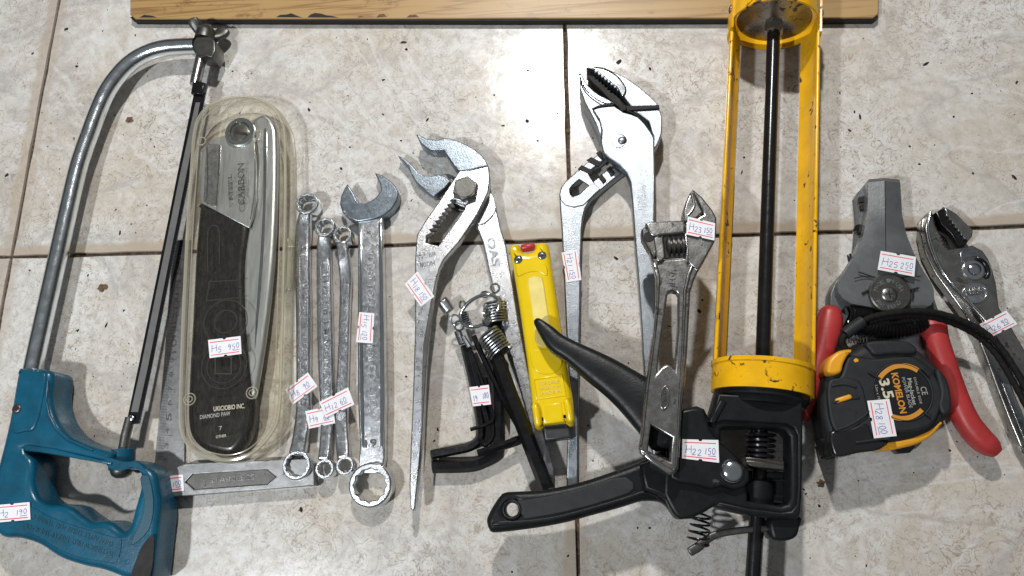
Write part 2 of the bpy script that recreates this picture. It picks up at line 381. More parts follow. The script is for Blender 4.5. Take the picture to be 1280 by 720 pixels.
GL = {'H': [[(0, 0), (.05, 1)], [(.55, .05), (.5, 1)], [(-.02, .5), (.58, .55)]], '0': [[(.3, 1), (.08, .8), (.02, .4), (.2, 0), (.45, .1), (.52, .6), (.3, 1)]],
 '1': [[(.25, 1), (.22, 0)]], '2': [[(.02, .8), (.2, 1), (.42, .85), (.35, .5), (.02, .02), (.5, .05)]], '3': [[(.02, .95), (.35, 1), (.42, .78), (.18, .55), (.45, .4), (.4, .08), (.02, .03)]],
 '4': [[(.35, 1), (.02, .4), (.5, .42)], [(.38, .75), (.36, 0)]], '5': [[(.5, 1), (.12, .97), (.06, .58), (.4, .55), (.45, .2), (.25, 0), (.02, .06)]],
 '6': [[(.42, 1), (.12, .65), (.03, .25), (.2, 0), (.45, .12), (.4, .42), (.08, .35)]], '8': [[(.3, .52), (.06, .78), (.25, 1), (.45, .8), (.28, .52), (.03, .25), (.22, 0), (.48, .2), (.3, .52)]],
 '9': [[(.45, .85), (.2, 1), (.03, .75), (.2, .52), (.45, .8), (.42, .4), (.3, -.05)]], '-': [[(0, .05), (.5, .05)]], 'D': [[(.1, .1), (.06, .95), (.4, .85), (.52, .5), (.36, .15), (.1, .1)]]}
def sticker(c, z, words, parent, mat='paper', price_tail=True):
    """hand-written price sticker; c = top-left, top-right, bottom-right, bottom-left as the writing reads"""
    q = [P(x, y, z) for x, y in c]; o, ex, ey, n = frame_of(z)
    def uv(u, v): return q[0]*(1-u)*(1-v) + q[1]*u*(1-v) + q[2]*u*v + q[3]*(1-u)*v
    out = [uv(0, 0), uv(.44, 0), uv(.47, .075), uv(.53, .075), uv(.56, 0), uv(1, 0), uv(1, 1), uv(.56, 1), uv(.53, .925), uv(.47, .925), uv(.44, 1), uv(0, 1)]
    s = slab('price_sticker', out, z, .00016, mat, parent, bev=.00002, res=0)
    def ribbon(strokes, wd, dz, curved):
        bm = bmesh.new()
        for st in strokes:
            pts = [uv(*p)+n*dz for p in st]
            if curved and len(pts) > 2: pts = smv(pts, 4)
            L = []
            for i, p in enumerate(pts):
                t = (pts[min(i+1, len(pts)-1)]-pts[max(i-1, 0)]).normalized(); sd = n.cross(t)*wd*random.uniform(.8, 1.15)
                L.append((bm.verts.new(p+sd), bm.verts.new(p-sd)))
            for a, b in zip(L, L[1:]):
                try: bm.faces.new((a[0], a[1], b[1], b[0]))
                except ValueError: pass
        me = bpy.data.meshes.new('r'); bmesh.ops.recalc_face_normals(bm, faces=bm.faces); bm.to_mesh(me); bm.free(); return me
    for v in (.16, .86): link('printed_line', ribbon([[(.05, v), (.93, v)]], .00028, .00006, False), 'red_ink', s, smooth=False)
    st = []; x = .09; sz = .40
    for wi, wd in enumerate(words):
        if wi == 1: x = max(x+.04, .60)
        q_ = 1.0 if wi == 0 else .82
        for ci, ch in enumerate(wd):
            small = (wi == 0 and ch != 'H'); hgt = q_*sz*(.72 if small else (1.0 if ch == 'H' else .88)); base = .70 + (.05 if small else 0) - (.03*ci if wi else 0)
            wid = .15 if ch == 'H' else (.105 if wi == 0 else .085)
            jx, jy = random.uniform(-.006, .006), random.uniform(-.02, .02)
            for g in GL[ch]: st.append([(x+jx+px*wid/.55 + (py*.015), base+jy-py*hgt) for px, py in g])
            x += wid+(.035 if ch != '1' else .01)
        if wi == 1 and price_tail: st.append([(x-.22, .745), (x-.02, .735)])
    link('handwriting', ribbon(st, .00015, .00009, True), 'blue_ink', s, smooth=False)
    return s
def plane3(a, b, c):
    A, B, D = P(*a), P(*b), P(*c); n = (B-A).cross(D-A); b_ = -n.x/n.z; c_ = -n.y/n.z
    return (A.z - b_*A.x - c_*A.y, b_, c_)
# ------------------------------------------------------------------ the floor: grout bed with glazed tiles laid on it
TX, TY, TS, GAP = -0.40211754, 0.17314301, 0.4, 0.0020
bm = bmesh.new()
for x, y in ((-1.62, -1.45), (1.62, -1.45), (1.62, 1.45), (-1.62, 1.45)): bm.verts.new((x, y, -.0022))
bm.verts.ensure_lookup_table(); bm.faces.new(bm.verts); me = bpy.data.meshes.new('f'); bm.to_mesh(me); bm.free()
floor = link('floor', me, 'grout', None, smooth=False, kind='structure')
proto = None
for i in range(-2, 5):
    for j in range(-3, 3):
        x0, y0 = TX+(i-1)*TS, TY+j*TS
        if proto is None:
            g = GAP/2; pts = [Vector((g, g, 0)), Vector((TS-g, g, 0)), Vector((TS-g, TS-g, 0)), Vector((g, TS-g, 0))]
            # slightly wavering rim so the joints are not ruler-straight
            ring = []
            for a, b in zip(pts, pts[1:]+pts[:1]):
                nrm = Vector((-(b-a).y, (b-a).x, 0)).normalized()
                for k in range(24): ring.append(a.lerp(b, k/24) + (nrm*random.uniform(0, .0009) if k else Vector((0, 0, 0))))
            proto = slab('tile', ring, 0.0, .008, 'tile', floor, bev=.0005, res=1); t = proto
        else: t = proto.copy(); C.objects.link(t); t.parent = floor
        t.location = (x0, y0, 0)
# ------------------------------------------------------------------ grit on the floor
def grit(name, spots, mat):
    bm = bmesh.new()
    for (px, py, s, el) in spots:
        c = P(px, py, 0.0); a = random.uniform(0, 6.28); k = K(px, py); n = random.randint(5, 7); vs = []; top = bm.verts.new(c+Vector((0, 0, .0006+.15*s*k)))
        for i in range(n):
            t = 2*math.pi*i/n; q = Vector((math.cos(t)*el, math.sin(t), 0))*s*k*random.uniform(.6, 1.25)
            q = Matrix.Rotation(a, 3, 'Z') @ q; vs.append(bm.verts.new(c+q+Vector((0, 0, .00012))))
        for i in range(n): bm.faces.new((vs[i], vs[(i+1) % n], top))
    me = bpy.data.meshes.new('g'); bm.to_mesh(me); bm.free()
    o = link(name, me, mat, None, smooth=False, kind='stuff'); return o
known = [(83, 36, 2.6, 1.4), (96, 83, 2.2, 1.3), (41, 67, 1.4, 1.5), (9, 219, 2, 1.6), (145, 262, 1, 2), (150, 291, 1.6, 2.2), (164, 280, 1, 1.5), (97, 413, 1.7, 1.3), (133, 406, 1.5, 2.2), (155, 388, 1.6, 1.3), (37, 338, 1.3, 1.4), (110, 344, 1.2, 2),
 (169, 44, 1.3, 1.6), (291, 89, 1.5, 1.2), (504, 53, 1.8, 2.6), (508, 62, 1.9, 1.5), (479, 100, 1.3, 2), (618, 119, 1.4, 1), (659, 151, 2.6, 1.2), (629, 157, 1.6, 1.8), (672, 176, 1.5, 1.5), (660, 88, 1.4, 2), (501, 176, 1.6, 1.2), (534, 150, 1.4, 2.2), (479, 143, 1, 2.4), (386, 137, 1.4, 2),
 (437, 184, 1.3, 1.5), (426, 211, 2, 1.2), (697, 142, 1, 1.5), (774, 77, 2.6, 1.8), (812, 86, 1.8, 1.4), (1157, 80, 2.4, 2.6), (1075, 146, 2, 2.4), (1062, 163, 1.8, 1.5), (1068, 140, 1.2, 2), (1079, 48, 1, 1), (1137, 183, 1.5, 1.2), (1149, 205, 1.6, 1.2), (1216, 217, 1.5, 1.3), (1271, 103, 1.8, 1.5), (1215, 117, 1.3, 1.6), (1192, 146, 1.6, 1.3), (1268, 222, 2.6, 1.9),
 (1050, 116, 1, 2.6), (1051, 184, 1, 1.6), (1021, 146, 1.2, 1.8), (1098, 276, 1, 2.2), (930, 197, 1.6, 1), (927, 216, .9, 4), (770, 323, 1.8, 2), (735, 532, 1.5, 1.4), (741, 576, 1.2, 1.2), (377, 637, 2.4, 1.5), (508, 471, 1.4, 1.6), (543, 551, 1.2, 2.2), (547, 537, 1.6, 1.8), (1187, 563, 2, 1.2), (1007, 617, 1.2, 1.6), (1024, 632, 1.6, 1.5), (1073, 601, 1.2, 1),
 (1005, 612, 2.2, .6), (1142, 591, 1, 1), (874, 389, 3.2, 1.2), (878, 375, 1.4, 1.4), (797, 660, 1.5, 1), (812, 660, 1.3, 1.4), (640, 715, 1.4, 1.2), (710, 695, 1.8, 1), (118, 545, .8, 2), (60, 500, 1, 1.6), (1222, 571, 1, 1), (1083, 707, 1.2, 1.6)]
rnd = []
hubs = [(random.uniform(0, 1280), random.uniform(0, 720), random.uniform(25, 150)) for _ in range(16)]
for _ in range(330):
    hx_, hy_, hs_ = random.choice(hubs)
    rnd.append((random.gauss(hx_, hs_), random.gauss(hy_, hs_), abs(random.gauss(.3, .25))+.2, random.choice([1, 1.3, 1.8, 2.6])))
o = grit('floor_grit', known+rnd[:200], MT['black_edge'])
o = grit('brown_grit', rnd[200:], MT['red_brown'])
def crumb(px, py, s, label):
    c = P(px, py, 0); k = K(px, py)*s; bm = bmesh.new(); bmesh.ops.create_icosphere(bm, subdivisions=2, radius=k)
    for v in bm.verts:
        v.co *= random.uniform(.45, 1.35); v.co.z = max(v.co.z*.3, -.2*k); v.co.x *= 1.25
    bm.transform(Matrix.Translation(c+Vector((0, 0, .2*k)))); me = bpy.data.meshes.new('c'); bm.to_mesh(me); bm.free()
    root = link('debris_crumb', me, 'red_brown', None, smooth=False)
    root['label'] = label; root['category'] = 'debris'
crumb(128, 360, 4.5, 'brown crumb of dirt on the white tile between the hacksaw tube and blade')
crumb(162, 150, 3.6, 'dark dried flake on the tile inside the top bend of the hacksaw')
crumb(1026, 604, 4, 'brown broken flake on the tile right of the caulking gun body')
# ------------------------------------------------------------------ the pine plank along the top
t = thing('wooden_plank', 'flat varnished pine plank with black edge lying along the top', 'plank', (630, -20))
flat('board', [(163, -70), (162.5, 18), (169, 23.5), (1092, 22), (1098, 17), (1100, -70)], .0070, .0064, 'wood', t, bev=.0007)
for pts in ([(345, 21.5), (350, 18.5), (358, 18), (364, 16.5), (370, 19), (378, 21.8)], [(384, 21.8), (388, 18), (394, 16), (402, 17), (408, 19), (416, 20), (424, 22)], [(446, 21.9), (450, 19.5), (456, 21)], [(470, 21.9), (474, 17.5), (480, 17), (484, 21)], [(508, 21.8), (512, 18.5), (520, 18), (524, 21.5)], [(174, 22), (180, 18.5), (190, 19.5), (196, 21.8)]): flat('scuff', pts, .0071, .0004, 'red_brown' if pts[0][0] > 440 else 'black_edge', t, bev=.0001)
flat('edge_band', [(162, 21), (168, 25.5), (640, 26), (1093, 24.5), (1098, 20), (1091, 18), (172, 20)], .0058, .0055, 'black_edge', t, bev=.0004)  # matte black strip along the front face of the board
# ------------------------------------------------------------------ hacksaw
t = thing('hacksaw', 'teal handled hacksaw with bent chrome tube frame at the far left', 'hacksaw', (110, 400))
cl = px3([(38, 485, .0145), (41, 462, .0145), (68, 340, .0145), (94, 225, .0145), (104, 190, .0145), (113, 165, .0145), (121, 143, .0145), (132, 118, .0145), (145, 98, .0145), (163, 79, .0145), (185, 66, .0145), (210, 59.5, .0145), (245, 57.5, .0145)])
tube('frame_tube', smv(cl, 5), .0060, 'tube_chrome', t, n=20)
ho = [(20, 466), (26, 459.5), (56, 461.5), (64, 469), (62, 494), (65, 512), (73, 530), (89, 546), (117, 558), (139, 565), (139, 574), (150, 580), (166, 575), (183, 583), (192, 592), (195, 607), (199, 634), (196, 662), (193, 690), (190, 714), (185, 727), (158, 724), (128, 713), (101, 707), (72, 697), (47, 681), (22, 673), (0, 671), (-12, 655), (-14, 630), (-7, 592), (1, 560), (7, 535), (13, 505)]
hh = [(30, 562), (50, 564), (97, 572), (138, 582), (152, 586), (166, 586), (173, 592), (174, 607), (167, 634), (160, 658), (152, 663), (138, 653.5), (128, 651), (113, 651.5), (99, 643), (87, 634), (74, 630.5), (58, 630), (45, 620.5), (39.5, 603), (41, 588), (39, 574)]
ho = sm(ho, 4); hh = sm(hh, 4)
h = flat('handle', ho, .0275, .0255, 'teal', t, holes=[hh], bev=.0042, res=4)
flat('grip_plate', [(34, 634), (45, 636), (62, 646), (90, 656), (118, 664), (140, 671), (152, 674), (146, 702), (128, 702), (100, 697), (74, 687), (50, 672), (31, 664), (29, 645)], .0279, .001, 'teal', h, smooth=4, bev=.0004)
flat('cast_rib', [(28, 559), (34, 556), (64, 560), (100, 569), (140, 578), (139, 581.5), (97, 573.5), (50, 565.5), (31, 563.5)], .0284, .004, 'teal', h, bev=.0008)
flat('tube_socket', [(23, 467), (28, 462), (51, 464), (57, 470), (54, 496), (44, 534), (30, 540), (14, 536)], .0284, .003, 'teal', h, smooth=4, bev=.0016)
flat('side_rib', [(57, 476), (60, 476), (58, 500), (62, 518), (70, 534), (86, 549), (116, 562), (115, 564), (84, 552), (67, 537), (58, 520), (55, 500)], .0282, .003, 'teal', h, bev=.0008)
flat('front_channel', [(175, 598), (183, 594), (189, 607), (192, 634), (186, 662), (168, 680), (164, 677), (176, 650), (180, 626)], .0279, .001, 'print_blue', h, smooth=3, bev=.0004)
flat('butt_opening_shade', [(170, 700), (178, 682), (191, 668), (192, 690), (189, 714), (183, 725), (164, 722)], .0281, .0008, 'black_edge', h, smooth=3, bev=.0002)  # flat black sheet paints the shade inside the hollow butt
text('raised_lettering', 'TO TENSION FIRST TAKE UP THE SLACK', (143, 690), (33, 654), .0279, .0030, 'print_blue', h, h=.0004)
text('raised_lettering', 'THEN APPLY THREE FULL TURNS C', (143, 678), (42, 643), .0279, .0028, 'print_blue', h, h=.0004)
dome('screw', (21, 511), .0284, .0031, .0012, 'dark_steel', t)
lathe('screw_socket', P(21, 511, .0291), (0, 0, 1), [(0, .0016), (.0007, .0016), (.0007, .0002)], 'black_edge', t, n=6)
# boss and lower blade pin
a, b = P(153, 562, .0150), P(152, 588, .0150); ax = (b-a)
lathe('blade_boss', a, ax, [(0, .0070), (.0006, .0078), (ax.length-.001, .0078), (ax.length, .007)], 'teal', t, n=24)
lathe('pin_head', b, ax, [(0, .0066), (.001, .0066), (.003, .0056), (.0045, .0034), (.005, .0003)], 'dark_steel', t, n=20)
tube('blade_pin', px3([(163, 522, .015), (157, 545, .015), (153.5, 566, .015)]), .0032, 'gun_steel', t, n=12)
dome('pin_rivet', (164, 523), .0172, .0022, .001, 'steel', t)
# blade
bl = flat('blade', [(243, 113), (257, 116), (236.5, 220), (212.5, 340), (189.5, 457), (174, 530), (157.5, 530), (173, 457), (197, 340), (221, 220)], .0160, .0012, 'black_oxide', t, bev=.0002)
flat('bare_stripe', [(244.5, 128), (250, 128), (232.5, 220), (208.5, 340), (185.2, 457), (172.5, 515), (163.5, 515), (176.5, 457), (200.5, 340), (224.5, 220)], .01612, .0003, 'grey_stripe', bl, bev=.00005)
A, B = P(256, 122, .0158), P(175, 526, .0158); d = (B-A).normalized(); sd = Vector((-d.y, d.x, 0)); sd = sd if sd.x > 0 else -sd
bm = bmesh.new(); L = (B-A).length; q = 0; i = 0
bez = lambda u: P(*[(1-u)*(1-u)*a_+2*u*(1-u)*b_+u*u*c_ for a_, b_, c_ in zip((257, 116), (214.8, 327), (174, 530))], .0158)
while q < 1:
    p0, p1 = bez(q), bez(min(1, q+.0045)); tip = p1 + sd*.0013 + Vector((0, 0, .0003*(-1)**i)); v = [bm.verts.new(x) for x in (p0-sd*.0004, p1-sd*.0004, tip)]
    bm.faces.new(v); q += .0045; i += 1
me = bpy.data.meshes.new('t'); bm.to_mesh(me); bm.free(); o = link('saw_teeth', me, 'steel', t, smooth=False); o['kind'] = 'stuff'
# tensioner with wing nut
tube('tension_rod', px3([(252, 70, .0150), (246, 96, .0150), (244, 106, .015)]), .0040, 'gun_steel', t, n=12)
flat('rod_clip', [(241, 99), (256, 103), (252, 118), (238, 116)], .0185, .006, 'black_oxide', t, bev=.001)
flat('tension_block', [(245, 46), (262, 45), (269, 51), (269.5, 63), (265, 72), (258, 70), (249, 69), (241, 62), (241, 52)], .0215, .015, 'dark_steel', t, bev=.0012)
a, b = P(255.5, 50, .015), P(258.5, 35, .015)
lathe('wing_nut_hub', a, b-a, [(0, .0072), (.006, .0070), (.009, .0060), (.0115, .0035), (.012, .0003)], 'dark_steel', t, n=20)
for p in ([(254, 44, .016, 4.5, .0028), (248, 37, .018, 6, .0026), (243, 28, .021, 7.2, .0024), (241, 23.5, .0225, 5.8, .002)], [(263, 46, .013, 5, .0028), (270, 46, .011, 7.0, .0028), (278, 41, .009, 8.6, .0024), (283, 37, .0085, 6.6, .002)]):
    loft('wing', p, 'dark_steel', t, e=2.4, n=14)
sticker([(-7, 631.5), (37, 627.5), (38, 649.5), (-6, 653.5)], .0286, ('H2', '190'), t)
# ------------------------------------------------------------------ try square under the case
t = thing('try_square', 'steel try square with engraved ruler blade under the clear plastic case', 'try square', (260, 590))
bl = flat('ruler_blade', [(216.5, 300), (238, 300), (232, 440), (230, 588), (192, 592), (200, 506), (206, 440), (211, 370)], .0016, .0012, 'ruler_steel', t, bev=.0002)
flat('blackened_end', [(217, 300.5), (229, 300.5), (224, 330), (212.5, 366)], .00168, .0002, 'black_edge', bl, bev=.00003)
bm = bmesh.new(); o0, o1 = P(196.6, 560, .0017), P(211.5, 365, .0017)
dv = (o1-o0).normalized(); nv = Vector((dv.y, -dv.x, 0)); Lr = (P(219.5, 300, .0017)-o0).length
p10, p15 = P(203.5, 432, .0017), P(209.5, 343, .0017); mm = (p15-p10).length/50; base = (p10-o0).length - 100*mm
for k in range(0, 185):
    s = base+k*mm
    if s < -.008 or s > Lr: continue
    ln = .0085 if k % 10 == 0 else (.0062 if k % 5 == 0 else .0042); p = o0+dv*s+nv*.0004; hw = dv*.00011
    v = [bm.verts.new(x) for x in (p-hw, p+nv*ln-hw, p+nv*ln+hw, p+hw)]; bm.faces.new(v)
me = bpy.data.meshes.new('t'); bm.to_mesh(me); bm.free(); link('graduation', me, 'black_ink', bl, smooth=False)['kind'] = 'stuff'
for n in range(1, 17):
    y = 432-(n-10)*17.8; x = 203.5-(y-432)*.0675; big = n in (5, 10, 15)
    wch = (len(str(n))*(9.5 if big else 7))/2
    text('numeral', str(n), (x+(16.5 if big else 15), y+wch), (x+(16.9 if big else 15.4), y-wch), .0017, .0038 if big else .0026, 'emboss_dark', bl, h=.00003, bold=.012 if big else 0)
flat('blade_hole', [tuple(x) for x in [(226+3.2*math.cos(i*.524), 585+3.2*math.sin(i*.524)) for i in range(12)]], .00172, .0002, 'black_edge', bl, bev=.00003)
hx = [(231, 603), (240, 593), (334, 587), (345, 596), (334, 605), (242, 612)]
st = flat('stock', [(196, 593), (232, 579), (386, 573), (392, 579), (393, 607), (205, 622), (198, 618)], .0085, .008, 'ruler_steel', t, holes=[hx], bev=.0006)
flat('recess_floor', hx, .0068, .003, 'dark_steel', st, bev=.0002)
text('engraving', 'STAINLESS', (262, 604), (318, 599.5), .0068, .0034, 'gun_steel', st, h=.0003)
sticker([(192.5, 597), (229, 593), (230, 613.5), (196.5, 617)], .0089, ('H4', '100'), t)
# ------------------------------------------------------------------ clear case and the folding saw inside it
t = thing('folding_saw', 'folding pruning saw with black grip and steel head inside the clear case', 'folding saw', (285, 360))
grip = flat('grip', [(247, 262), (252, 250), (262, 256), (300, 268), (312, 280), (306, 330), (307, 400), (313, 470), (316, 508), (312, 538), (304, 556), (290, 569), (270, 568), (250, 560), (237, 545), (232.5, 522), (234, 470), (238, 400), (242, 320)], .0160, .0135, 'black_plastic', t, smooth=4, bev=.005, res=4)
bz = flat('saw_blade', [(313, 158), (322, 145), (334, 143), (344, 157), (346, 180), (346, 235), (343, 310), (336, 385), (327, 450), (316, 500), (306, 440), (303, 380), (304, 320), (312, 262), (320, 200)], .0140, .0060, 'matte_steel', t, smooth=4, bev=.0029, res=4)
flat('blade_highlight', [(329, 168), (334, 168), (333, 240), (329, 330), (322, 410), (318, 440), (320, 390), (325, 320), (329, 240)], .01405, .0006, 'chrome', bz, smooth=3, bev=.0003)  # bright chrome strip paints in the blade's highlight line
hd = flat('head_plate', [(250, 188), (262, 176), (283, 168), (305, 160), (318, 172), (320, 205), (320, 248), (316, 272), (311, 285), (252, 254), (249, 240)], .0172, .0022, 'matte_steel', t, bev=.0005)
flat('head_groove', [(258, 182), (263, 180), (275, 181), (276, 190), (272, 250), (268, 258), (255, 252), (255, 240)], .0176, .0006, 'satin', hd, smooth=3, bev=.0002)
lathe('pivot_washer', P(301, 166, .0172), (0, 0, 1), [(0, .0108), (.0022, .0106), (.0028, .0098), (.0028, .0076), (.0008, .0066), (.0008, .0002)], 'chrome', t, n=36)
lathe('pivot_screw', P(301, 166, .0180), (0, 0, 1), [(0, .0058), (.001, .0058), (.0013, .005), (.0013, .0001)], 'dark_steel', t, n=28)
a, b = (292.5, 164), (309, 168); flat('screw_slot', [(293, 163), (309, 165.5), (308.5, 169), (292.5, 166.5)], .0197, .0004, 'black_edge', t, bev=.0001)
t = thing('plastic_case', 'clear yellowed plastic case with rounded ends and embossed lid, price sticker H5', 'case', (290, 350))
co = sm([(294, 118), (275, 122), (259, 130), (246, 144), (239, 168), (235, 220), (231, 280), (227, 360), (224, 430), (221.5, 515), (225, 545), (238, 565), (262, 576), (290, 579), (318, 569), (342, 544), (353, 512), (356, 425), (358.5, 340), (360.5, 250), (360, 172), (355, 149), (345, 133), (330, 123), (312, 118)], 4)
case = flat('shell', co, .0212, .0195, 'clear', t, bev=.0055, res=4)
def inset(pts, d):
    n = len(pts); out = []
    for i in range(n):
        a, b = pts[i-1], pts[(i+1) % n]; tx, ty = b[0]-a[0], b[1]-a[1]; l = math.hypot(tx, ty); out.append((pts[i][0]-ty/l*d, pts[i][1]+tx/l*d))
    return out
sgn = 1 if abs(inset(co, 5)[0][1]) > co[0][1] else -1
for d, r, z in ((4, .0012, .0206), (10.5, .0004, .0212)):
    pts = [P(x, y, z) for x, y in inset(co, sgn*d)]; tube('lid_rim', pts, r, 'clear_line', t, n=6, close=True)
for (cx, cy, rp) in ((282, 402, 27), (282, 402, 14), (280, 457, 28), (280, 457, 21)):
    c = P(cx, cy, .0213); k = K(cx, cy, .0213); tube('embossed_circle', [c+v*1 for v in circ((0, 0), rp*k, 40)], .00035, 'relief', t, n=5, close=True)
flat('embossed_square', [(268, 445), (290, 445), (290, 468), (268, 468)], .0215, .0004, 'relief', t, holes=[[(270, 447), (288, 447), (288, 466), (270, 466)]], bev=.0001)
for (cx, cy, rp) in ((237, 499, 7), (237, 499, 3.4), (315, 491, 7), (315, 491, 3.6), (252, 176.5, 5), (323, 168.5, 6), (293.5, 134, 10)):
    c = P(cx, cy, .0213); k = K(cx, cy, .0213); tube('snap_stud', [c+v*1 for v in circ((0, 0), rp*k, 24)], .00045, 'clear_line', t, n=5, close=True)
for path in ([(259, 184), (259, 240), (256, 252)], [(274, 184), (273, 220), (270, 256)], [(260, 340), (260, 290), (268, 282), (274, 290), (274, 330)], [(262, 352), (300, 350)], [(258, 376), (300, 372)], [(262, 352), (258, 376)], [(319, 178), (318, 240), (313, 274)]):
    tube('embossed_line', smv(px3([(x, y, .0213) for x, y in path]), 4), .0004, 'relief', t, n=5)
text('embossed_lettering', 'UKICIOBIO INC.', (267, 514), (306, 510), .0213, .0030, 'cream_ink', t, h=.0001, bold=.01)
text('embossed_lettering', 'DIAMOND PAW', (250, 524), (288, 519), .0213, .0026, 'grey_ink', t, h=.0001, bold=.01)
text('embossed_lettering', 'OTHER', (270, 548), (283, 546), .0213, .0018, 'cream_ink', t, h=.0001)
text('embossed_lettering', '7', (274, 538), (278, 537), .0213, .0026, 'grey_ink', t, h=.0001)
text('embossed_lettering', 'CARBON', (306, 256), (305, 204), .0213, .0046, 'relief', t, h=.0008)
text('embossed_lettering', 'STEEL', (291, 250), (290, 218), .0213, .0028, 'relief', t, h=.0008)
flat('side_clip', [(353, 302), (361, 296), (364, 310), (363, 352), (359, 362), (352, 356)], .0140, .008, 'clear_line', t, smooth=3, bev=.002)
flat('side_clip', [(231, 181), (239, 180), (238, 196), (231, 196)], .0140, .006, 'clear_line', t, bev=.001)
sticker([(260, 425), (300.7, 420), (302, 442.3), (262, 447.7)], .0220, ('H5', '950'), t)
# ------------------------------------------------------------------ spanners
def ring_end(parent, c, z, ro, ri, h, mat, pts12=12):
    cc = P(c[0], c[1], z); k = K(c[0], c[1], z); out = circ(cc, ro*k, 40); hole = []
    for i in range(pts12*2):
        a = math.pi*i/pts12; r = ri*k*(1.0 if i % 2 == 0 else .90); hole.append(Vector((cc.x+r*math.cos(a), cc.y+r*math.sin(a), 0)))
    e = slab('ring_end', out, z, h, mat, parent, [hole], bev=.0011, res=3, angle=30)
    slab('ring_lip', circ(cc, ro*k*.93, 40), z+.00025, .0005, 'satin', e, [[Vector((cc.x+(v.x-cc.x)*1.05, cc.y+(v.y-cc.y)*1.05, 0)) for v in hole]], bev=.0002, res=1)
    return e
def panel(parent, a, b, wpx, z, name='panel_rim'):
    (x0, y0), (x1, y1) = a, b; L = math.hypot(x1-x0, y1-y0); ux, uy = (x1-x0)/L, (y1-y0)/L; vx, vy = -uy, ux
    def cap(w):
        o = []
        for i in range(9): t = math.pi/2+math.pi*i/8; o.append((x0+w*(math.cos(t)*ux - math.sin(t)*vx*-1), y0+w*(math.cos(t)*uy - math.sin(t)*vy*-1)))
        for i in range(9): t = -math.pi/2+math.pi*i/8; o.append((x1+w*(math.cos(t)*ux - math.sin(t)*vx*-1), y1+w*(math.cos(t)*uy - math.sin(t)*vy*-1)))
        return o
    return flat(name, cap(wpx), z, .0012, 'satin', parent, holes=[cap(wpx*.70)], bev=.00025, res=1)
G = 'double ended ring spanners in a row'
def spanner(label, top, bot, path, txt, stick, words, rt, rb, zt=.0125):
    t = thing('ring_spanner', label, 'spanner', (path[len(path)//2][0], path[len(path)//2][1]), G)
    s = loft('shank', path, 'chrome_rough', t, e=4.5, n=24, sub=6)
    ring_end(t, top, zt, rt[0], rt[1], .009, 'chrome'); ring_end(t, bot, zt, rb[0], rb[1], .009, 'chrome')
    return t, s
t1, s = spanner('longest polished ring spanner, leftmost of the three beside the clear case', (383.5, 254), (370.5, 581.5), [(383, 266, .0085, 7.2, .0035), (380, 285, .0068, 9.2, .0032), (379, 320, .0058, 9.2, .0032), (380, 400, .0058, 9.0, .0032), (380, 470, .0058, 8.6, .0032), (380, 515, .006, 9.2, .0032), (376, 548, .0075, 9.5, .0034), (372, 568, .0085, 10, .0035)], None, None, None, (14.4, 10.5), (18, 13.8))
panel(s, (378.6, 322), (380, 480), 5.6, .00945); text('raised_lettering', 'ALLOY STEEL', (378, 345), (379, 455), .0090, .0030, 'satin', s, h=.0005)
text('size_mark', '17', (376, 507), (384, 506), .0091, .0040, 'emboss_dark', s, h=.0003); text('size_mark', '14', (376, 313), (383, 313), .0091, .0036, 'emboss_dark', s, h=.0003)
sticker([(356.6, 487), (384.8, 465.4), (397, 483), (365.6, 506)], .0100, ('H8', '90'), t1)
t2, s = spanner('middle ring spanner with raised lettering down its shank, sticker H9', (405.7, 283.5), (405.5, 586), [(405.5, 293, .0085, 6.5, .0035), (405.5, 312, .0068, 8.6, .0031), (405.5, 340, .0058, 9, .0031), (407, 420, .0058, 9.6, .0031), (409, 490, .0058, 8.8, .0031), (410, 525, .006, 7.8, .0031), (408, 555, .0072, 7.6, .0033), (406, 574, .0085, 7.6, .0034)], None, None, None, (12.8, 9.2), (12, 8.6))
panel(s, (405.5, 333), (409, 505), 6.2, .00935); text('raised_lettering', 'ALLOY STEEL MADE IN JAPAN', (403.6, 336), (406.6, 500), .0089, .0036, 'satin', s, h=.0007, bold=.01)
sticker([(381.5, 514), (416, 506.5), (419, 529), (386, 536)], .0098, ('H9', '60'), t2)
t3, s = spanner('thinnest and shortest ring spanner with a cranked neck, right of the three', (427.7, 293), (431, 582), [(428, 304, .0095, 6.2, .0035), (430, 322, .0085, 7.4, .0034), (432.5, 345, .0068, 7.4, .0031), (431.8, 380, .006, 6.6, .003), (430, 440, .006, 6.6, .003), (428, 490, .006, 7.4, .003), (427.5, 530, .0065, 8.2, .0031), (429, 556, .0075, 8.6, .0032), (430.5, 572, .0085, 7.6, .0034)], None, None, None, (12, 8.8), (11.4, 8.2))
panel(s, (432, 358), (428.5, 490), 4.2, .0094); text('size_mark', '12', (428.5, 354), (436, 354), .0094, .0034, 'emboss_dark', s, h=.0003); text('raised_lettering', 'STEEL 8', (431.5, 368), (429.5, 445), .009, .0022, 'satin', s, h=.0004)
lathe('size_badge', P(426, 520, .0093), (0, 0, 1), [(0, .0028), (.0007, .0028), (.0007, .0021), (.0004, .0020), (.0004, .0001)], 'satin', s, n=20)
sticker([(399, 502.5), (435, 484), (443, 505.7), (407, 522)], .0112, ('H12', '60'), t3)
t = thing('combination_spanner', 'large chrome combination spanner with open jaw at top and big ring below', 'spanner', (464, 420))
s = flat('shank', [(447, 268), (478, 266), (479.5, 340), (481, 420), (482, 500), (481, 572), (477, 592), (448, 592), (449.5, 557), (447, 500), (446.5, 420), (447, 330)], .0085, .0075, 'chrome_rough', t, bev=.0012, res=3)
